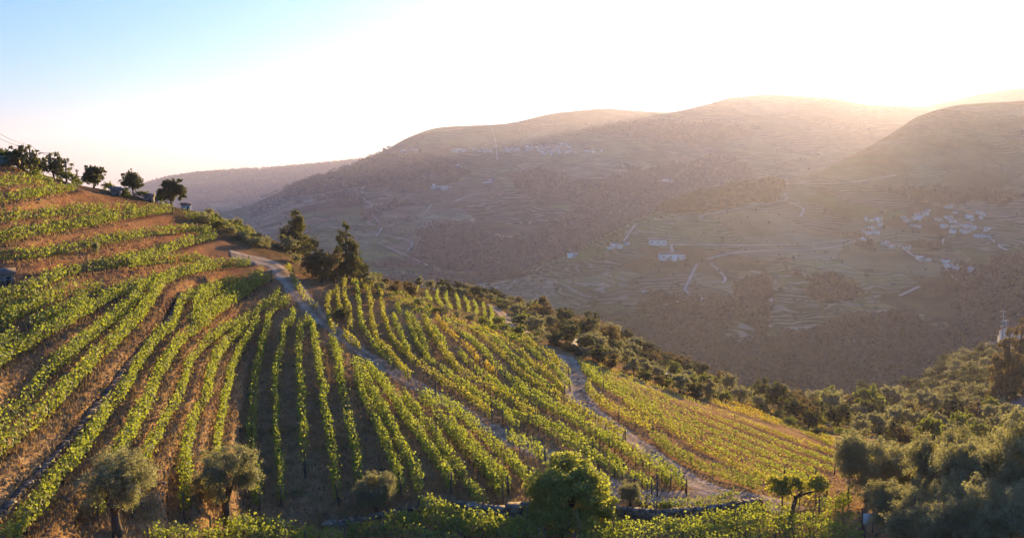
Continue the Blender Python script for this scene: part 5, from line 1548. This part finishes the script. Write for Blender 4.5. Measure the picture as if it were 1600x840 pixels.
# ------------------------------------------------------------------ villages
def far_house(w, d, h, kind, wall, roof, seed):
    """small house seen from afar: wall, roof, windows, door"""
    r = empty('house')
    g = random.Random(seed)
    b = MB()
    rh = 1.3
    b.add([(-w/2, -d/2, -4), (w/2, -d/2, -4), (w/2, d/2, -4), (-w/2, d/2, -4), (-w/2, -d/2, h), (w/2, -d/2, h), (w/2, d/2, h), (-w/2, d/2, h), (-w/2, 0, h + rh), (w/2, 0, h + rh)],
          [(0, 1, 5, 4), (2, 3, 7, 6), (1, 2, 6, 9, 5), (3, 0, 4, 8, 7), (0, 3, 2, 1)])
    if kind == 'L':
        b.box((-w * 0.3, -d * 0.75, h * 0.4 - 1.5), (w * 0.36, d * 0.6, h * 0.8 + 3))
    b.build('wall', M[wall], r)
    b = MB(); e = 0.4
    b.add([(-w/2-e, -d/2-e, h-.1), (w/2+e, -d/2-e, h-.1), (w/2+e, 0, h+rh+.2), (-w/2-e, 0, h+rh+.2), (-w/2-e, d/2+e, h-.1), (w/2+e, d/2+e, h-.1)],
          [(0, 1, 2, 3), (3, 2, 5, 4), (0, 4, 5, 1)])
    b.build('roof', M[roof], r)
    for i in range(3):
        b = MB(); b.box((-w / 2 + w * (i + .5) / 3, -d / 2 - 0.04, h * 0.55), (0.8, 0.1, 1.1)); b.build('window' if i != 1 else 'door', M['glass'], r)
    return r
HP = [far_house(9, 7, 4.5, '', 'white', 'roof', 1), far_house(12, 7, 5.5, 'L', 'white', 'roof', 2), far_house(7, 6, 6.0, '', 'white', 'roofgrey', 3),
      far_house(10, 8, 3.5, 'L', 'cream', 'roof', 4), far_house(14, 7, 4.0, '', 'white', 'roofgrey', 5)]
used = [False] * len(HP)
def house_copy(i):
    if not used[i]:
        used[i] = True; return HP[i]
    return copy_tree(HP[i])
def z6(x, y): return 1300 + x / 4.667, 300 + y / 4.667
VA_H = [(245,200),(290,205),(335,200),(350,245),(280,255),(300,265),(240,290),(265,300),(310,295),(235,347),(262,343),(290,342),(400,380),(430,392),(380,375),(520,185),(545,207),(570,202),(600,195),(625,190),(655,185),(700,135),(620,160),(680,160),(840,112),(870,105),(770,195),(790,203),(860,205),(880,212),(830,250),(808,257),(880,252),(905,247),(930,243),(1000,185),(1018,198),(1020,270),(1030,260),(960,287),(980,292),(1100,165),(1085,190),(1120,280),(1135,266),(880,290),(1070,322),(1130,325),(590,245),(630,250),(555,400),(540,412),(640,482),(660,492),(700,494),(830,510),(905,535),(855,542),(900,570),(1010,575),(980,250),(1075,150),(1000,230),(850,185),(900,150)]
g = random.Random(12)
for x, y in VA_H:
    px_, py_ = z6(x, y)
    q = SA.hit(px_, py_ + 1.2)
    if q is None: continue
    i = g.choice([0, 0, 1, 2, 3, 4])
    o = house_copy(i)
    o.location = q; o.rotation_euler = (0, 0, g.uniform(-0.6, 0.6)); s = g.uniform(0.5, 0.9); o.scale = (s, s, s)
    tag(o, 'pale house with a tiled roof in the village on the sunlit right hill', 'house', 'houses of the right hill village')
EST = [
 (1046, 405, 1.7, 4, 'long white winery building on the terraced hill below its drive'), (1060, 405, 1.2, 1, 'taller right wing of the white winery building'),
 (1028, 382, 1.5, 4, 'long low white building above the winery'), (953, 389, 0.8, 0, 'left house of the hamlet on the ridge shoulder'), (961, 386, 0.9, 1, 'middle house of the hamlet on the ridge shoulder'),
 (969, 388, 0.8, 2, 'right house of the hamlet on the ridge shoulder'), (980, 382, 0.7, 0, 'small white house apart from the ridge hamlet'),
 (895, 401, 1.0, 1, 'solitary white house low on the left end of the village hill'), (1197, 276, 0.9, 3, 'small house behind the wooded knoll'),
 (1221, 273, 0.9, 0, 'white house on the skyline right of the wooded knoll'), (1243, 269, 1.0, 2, 'rightmost house on the skyline of the village hill'), (1232, 272, 0.8, 3, 'cream house between two skyline houses'),
 (1008, 457, 0.6, 0, 'tiny white shed on the terraces left of the white road'), (1100, 467, 0.6, 3, 'tiny shed on the terraces right of the white road'), (1096, 341, 0.5, 0, 'tiny white hut by the upper hill road'),
]
for x, y, s, i, lab in EST:
    q = SA.hit(x, y)
    if q is None: print('no', lab); continue
    o = house_copy(i); o.location = q; o.rotation_euler = (0, 0, g.uniform(-0.2, 0.3)); o.scale = (s, s * 0.8, s * 0.9)
    tag(o, lab, 'house')
# far village on the mountain: houses too small to show parts
far_proto = []
for i, (w, d, h) in enumerate([(12, 9, 6), (17, 9, 7), (10, 9, 9), (20, 9, 5)]):
    b = MB()
    b.add([(-w/2, -d/2, -5), (w/2, -d/2, -5), (w/2, d/2, -5), (-w/2, d/2, -5), (-w/2, -d/2, h), (w/2, -d/2, h), (w/2, d/2, h), (-w/2, d/2, h)], [(0, 1, 5, 4), (2, 3, 7, 6), (1, 2, 6, 5), (3, 0, 4, 7), (0, 3, 2, 1)], 0)
    b.add([(-w/2-.5, -d/2-.5, h+.1), (w/2+.5, -d/2-.5, h+.1), (w/2+.5, d/2+.5, h+.1), (-w/2-.5, d/2+.5, h+.1), (-w/2-.5, 0, h+2.2), (w/2+.5, 0, h+2.2)], [(0, 1, 5, 4), (2, 3, 4, 5), (0, 4, 3), (1, 2, 5), (0, 3, 2, 1)], 1)
    far_proto.append(b.build('house', [M['white'], M['roof']]))
fused = [False] * 4
def far_copy():
    i = g.randrange(4)
    if not fused[i]: fused[i] = True; return far_proto[i]
    c = far_proto[i].copy(); COL.objects.link(c); return c
FV = []
for x0, x1, y0, y1, n in ((703, 742, 234, 238, 9), (744, 768, 234, 238, 8), (781, 813, 232, 238, 13), (822, 845, 229, 237, 12), (842, 876, 229, 242, 36), (876, 893, 224, 232, 7), (884, 900, 235, 240, 6), (910, 940, 235, 241, 8), (626, 652, 233, 243, 10), (714, 727, 259, 262, 4), (668, 705, 290, 299, 8), (755, 768, 282, 286, 3), (1032, 1052, 283, 288, 4)):
    for _ in range(n): FV.append((g.uniform(x0, x1), g.uniform(y0, y1)))
for x, y in FV:
    q = SB.hit(x, y)
    if q is None: continue
    o = far_copy(); o.location = q; o.rotation_euler = (0, 0, g.uniform(-0.5, 0.5)); s = g.uniform(0.65, 1.0); o.scale = (s, s, s)
    tag(o, 'tiny white house in the villages high on the distant mountain', 'house', 'houses on the distant mountain')
for i, o in enumerate(far_proto):
    if not fused[i]: bpy.data.objects.remove(o)
for x, y, lab in ((1578, 515, 'white'),):
    pass
for x, y, s, lab in ((764, 407, 1.0, 'white farm at the mouth of the side valley'), (772, 409, 0.8, 'small white farm building right of the side valley farm')):
    q = SB.hit(x, y)
    if q is not None:
        o = far_proto[0].copy() if fused[0] else far_proto[1].copy(); COL.objects.link(o); o.location = q; o.scale = (s, s, s); tag(o, lab, 'house')

# ------------------------------------------------------------------ far woods: uncountable small crowns
def crown_mass(name, P, Rr, mat, label, nf=9, squash=1.15):
    """each crown = nf leaf clumps on a ball; all in one stuff object"""
    n = len(P)
    idx = np.repeat(np.arange(n), nf)
    d = rng.normal(size=(n * nf, 3)); d[:, 2] = np.abs(d[:, 2]) * 0.9 + 0.05
    d /= np.linalg.norm(d, axis=1)[:, None]
    Q = P[idx] + d * Rr[idx][:, None] * np.array([1, 1, squash]) * rng.uniform(0.55, 1.05, (n * nf, 1))
    Q[:, 2] += Rr[idx] * 0.5
    a = d + rng.normal(size=d.shape) * 0.45; a /= np.linalg.norm(a, axis=1)[:, None]
    r = rng.normal(size=d.shape); b = np.cross(a, r); b /= np.linalg.norm(b, axis=1)[:, None]; c = np.cross(a, b)
    s = (Rr[idx] * rng.uniform(0.28, 0.55, n * nf) * (1.25 if nf < 9 else 1.0))[:, None]
    V = np.stack([Q - b * s, Q - c * s, Q + b * s, Q + c * s], 1).reshape(-1, 3)
    F = np.arange(4 * n * nf).reshape(-1, 4)
    o = mk(name, V, F, mat)
    tag(o, label, None, None, 'stuff')
    return o
def sample_surface(V, w, px, py, n, y_lo, y_hi, thr=0.3, jit=3.0):
    ok = np.where((w > thr) & (px > -60) & (px < 1680) & (py > y_lo) & (py < y_hi))[0]
    # weight by ground area as seen (roughly even in the picture)
    i = rng.choice(ok, n)
    P = V[i].copy()
    P[:, :2] += rng.normal(0, jit, (n, 2))
    return P
M['wood_far'] = leaf_mat('far_wood_leaf', (0.012, 0.02, 0.009), (0.03, 0.038, 0.016), (0.06, 0.062, 0.028), (0.14, 0.13, 0.04), 0.3, nscale=0.02)
P = sample_surface(VA, wA, pxa, pya, 15000, 240, 720, jit=4.0)
crown_mass('forest', P, rng.uniform(1.6, 3.8, len(P)), M['wood_far'], 'dense woodland on the lower village hill and its knoll', 16)
kn = inpoly(pxa, pya, [(1035, 333), (1060, 312), (1100, 294), (1150, 274), (1212, 280), (1222, 310), (1160, 320), (1095, 332)])
P = sample_surface(VA, kn * 1.0, pxa, pya, 1100, 240, 720, jit=4.0)
crown_mass('forest', P, rng.uniform(3.2, 6.5, len(P)), M['wood_far'], 'wooded knoll standing out on the village hill', 34, 1.5)
P = sample_surface(VB, wB, pxb, pyb, 13000, 140, 560, jit=9.0)
crown_mass('forest', P, rng.uniform(3.0, 7.0, len(P)), M['wood_far'], 'dark woods on the distant mountain', 10)
# loose scrub and olive dots over the terraces
allA = np.ones(len(VA))
P = sample_surface(VA, allA, pxa, pya, 2600, 330, 560, jit=6.0)
crown_mass('scrub', P, rng.uniform(0.8, 2.4, len(P)), M['wood_far'], 'scattered scrub and olives over the terraces of the village hill', 7, 0.8)
P = sample_surface(VB, np.ones(len(VB)), pxb, pyb, 2600, 262, 470, jit=14.0)
crown_mass('scrub', P, rng.uniform(1.8, 4.5, len(P)), M['wood_far'], 'scattered scrub over the distant mountain', 6, 0.8)
# crest trees of the far ridges
cr = np.where((np.abs(pyc - np.interp(pxc, [100, 230, 270, 310, 380, 440, 500, 560, 640], [318, 289, 277, 271, 266, 262, 257, 251, 243])) < 3) & (pxc > 180) & (pxc < 640) & (VC[:, 1] < 5950))[0]
i = rng.choice(cr, 1100); P = VC[i].copy(); P[:, 0] += rng.normal(0, 12, len(P))
crown_mass('forest', P, rng.uniform(3, 9, len(P)), M['wood_far'], 'line of woods along the far blue ridge', 7, 1.3)
i = rng.choice(np.where((wC > 0.5) & (pxc > 180) & (pxc < 650) & (pyc < 330))[0], 6000); P = VC[i].copy(); P[:, :2] += rng.normal(0, 15, (len(P), 2))
crown_mass('forest', P, rng.uniform(5, 10, len(P)), M['wood_far'], 'forested flank of the far blue ridge', 6, 1.1)

# ------------------------------------------------------------------ dry grass on the near ground
def grass_tufts():
    ok = np.where((NV[:, 1] > 44) & (NV[:, 1] < 120) & (apx > -20) & (apx < 1620) & (apy < 860) & (scr < 0.5))[0]
    i = rng.choice(ok, 42000)
    P = NV[i].copy(); P[:, :2] += rng.normal(0, 0.25, (len(P), 2))
    n = len(P); k = 3
    idx = np.repeat(np.arange(n), k)
    Q = P[idx] + np.concatenate([rng.normal(0, 0.10, (n * k, 2)), np.zeros((n * k, 1))], 1)
    a = rng.uniform(0, 6.28, n * k)
    dx = np.stack([np.cos(a), np.sin(a), np.zeros(n * k)], -1)
    h = (rng.uniform(0.1, 0.38, n * k) * np.where(apx[i][idx] > 850, 0.4, 1.0))[:, None]; w = rng.uniform(0.03, 0.07, n * k)[:, None]
    tip = Q + np.stack([rng.normal(0, 0.08, n * k), rng.normal(0, 0.08, n * k), np.zeros(n * k)], -1) + np.array([0, 0, 1]) * h
    V = np.stack([Q - dx * w - [0, 0, .03], Q + dx * w - [0, 0, .03], tip], 1).reshape(-1, 3)
    F = np.arange(3 * n * k).reshape(-1, 3)
    o = mk('dry_grass', V, F, M['straw'])
    tag(o, 'dry straw coloured grass tufts between the vine rows', None, None, 'stuff')
M['straw'] = leaf_mat('straw', (0.16, 0.09, 0.04), (0.30, 0.19, 0.09), (0.45, 0.32, 0.16), (0.45, 0.28, 0.11), 0.35)
grass_tufts()

def loose_stones():
    ok = np.where((NV[:, 1] > 44) & (NV[:, 1] < 115) & (apx > -20) & (apx < 1620) & (apy < 860))[0]
    i = rng.choice(ok, 7000); P = NV[i].copy(); P[:, :2] += rng.normal(0, 0.25, (len(P), 2))
    s = rng.uniform(0.03, 0.09, len(P)) * (1 + (rng.random(len(P)) < 0.03) * 0.8)
    cube = np.array([(-1, -1, -.6), (1, -1, -.6), (1, 1, -.6), (-1, 1, -.6), (-.7, -.6, .7), (.6, -.7, .6), (.7, .6, .8), (-.6, .7, .6)])
    V = (P[:, None, :] + (cube[None] + rng.normal(0, 0.25, (len(P), 8, 3))) * s[:, None, None]).reshape(-1, 3)
    f = np.array([(0, 3, 2, 1), (4, 5, 6, 7), (0, 1, 5, 4), (1, 2, 6, 5), (2, 3, 7, 6), (3, 0, 4, 7)])
    F = (f[None] + np.arange(len(P))[:, None, None] * 8).reshape(-1, 4)
    o = mk('loose_stones', V, F, M['rock'])
    tag(o, 'small stones and clods scattered over the vineyard soil', None, None, 'stuff')
loose_stones()
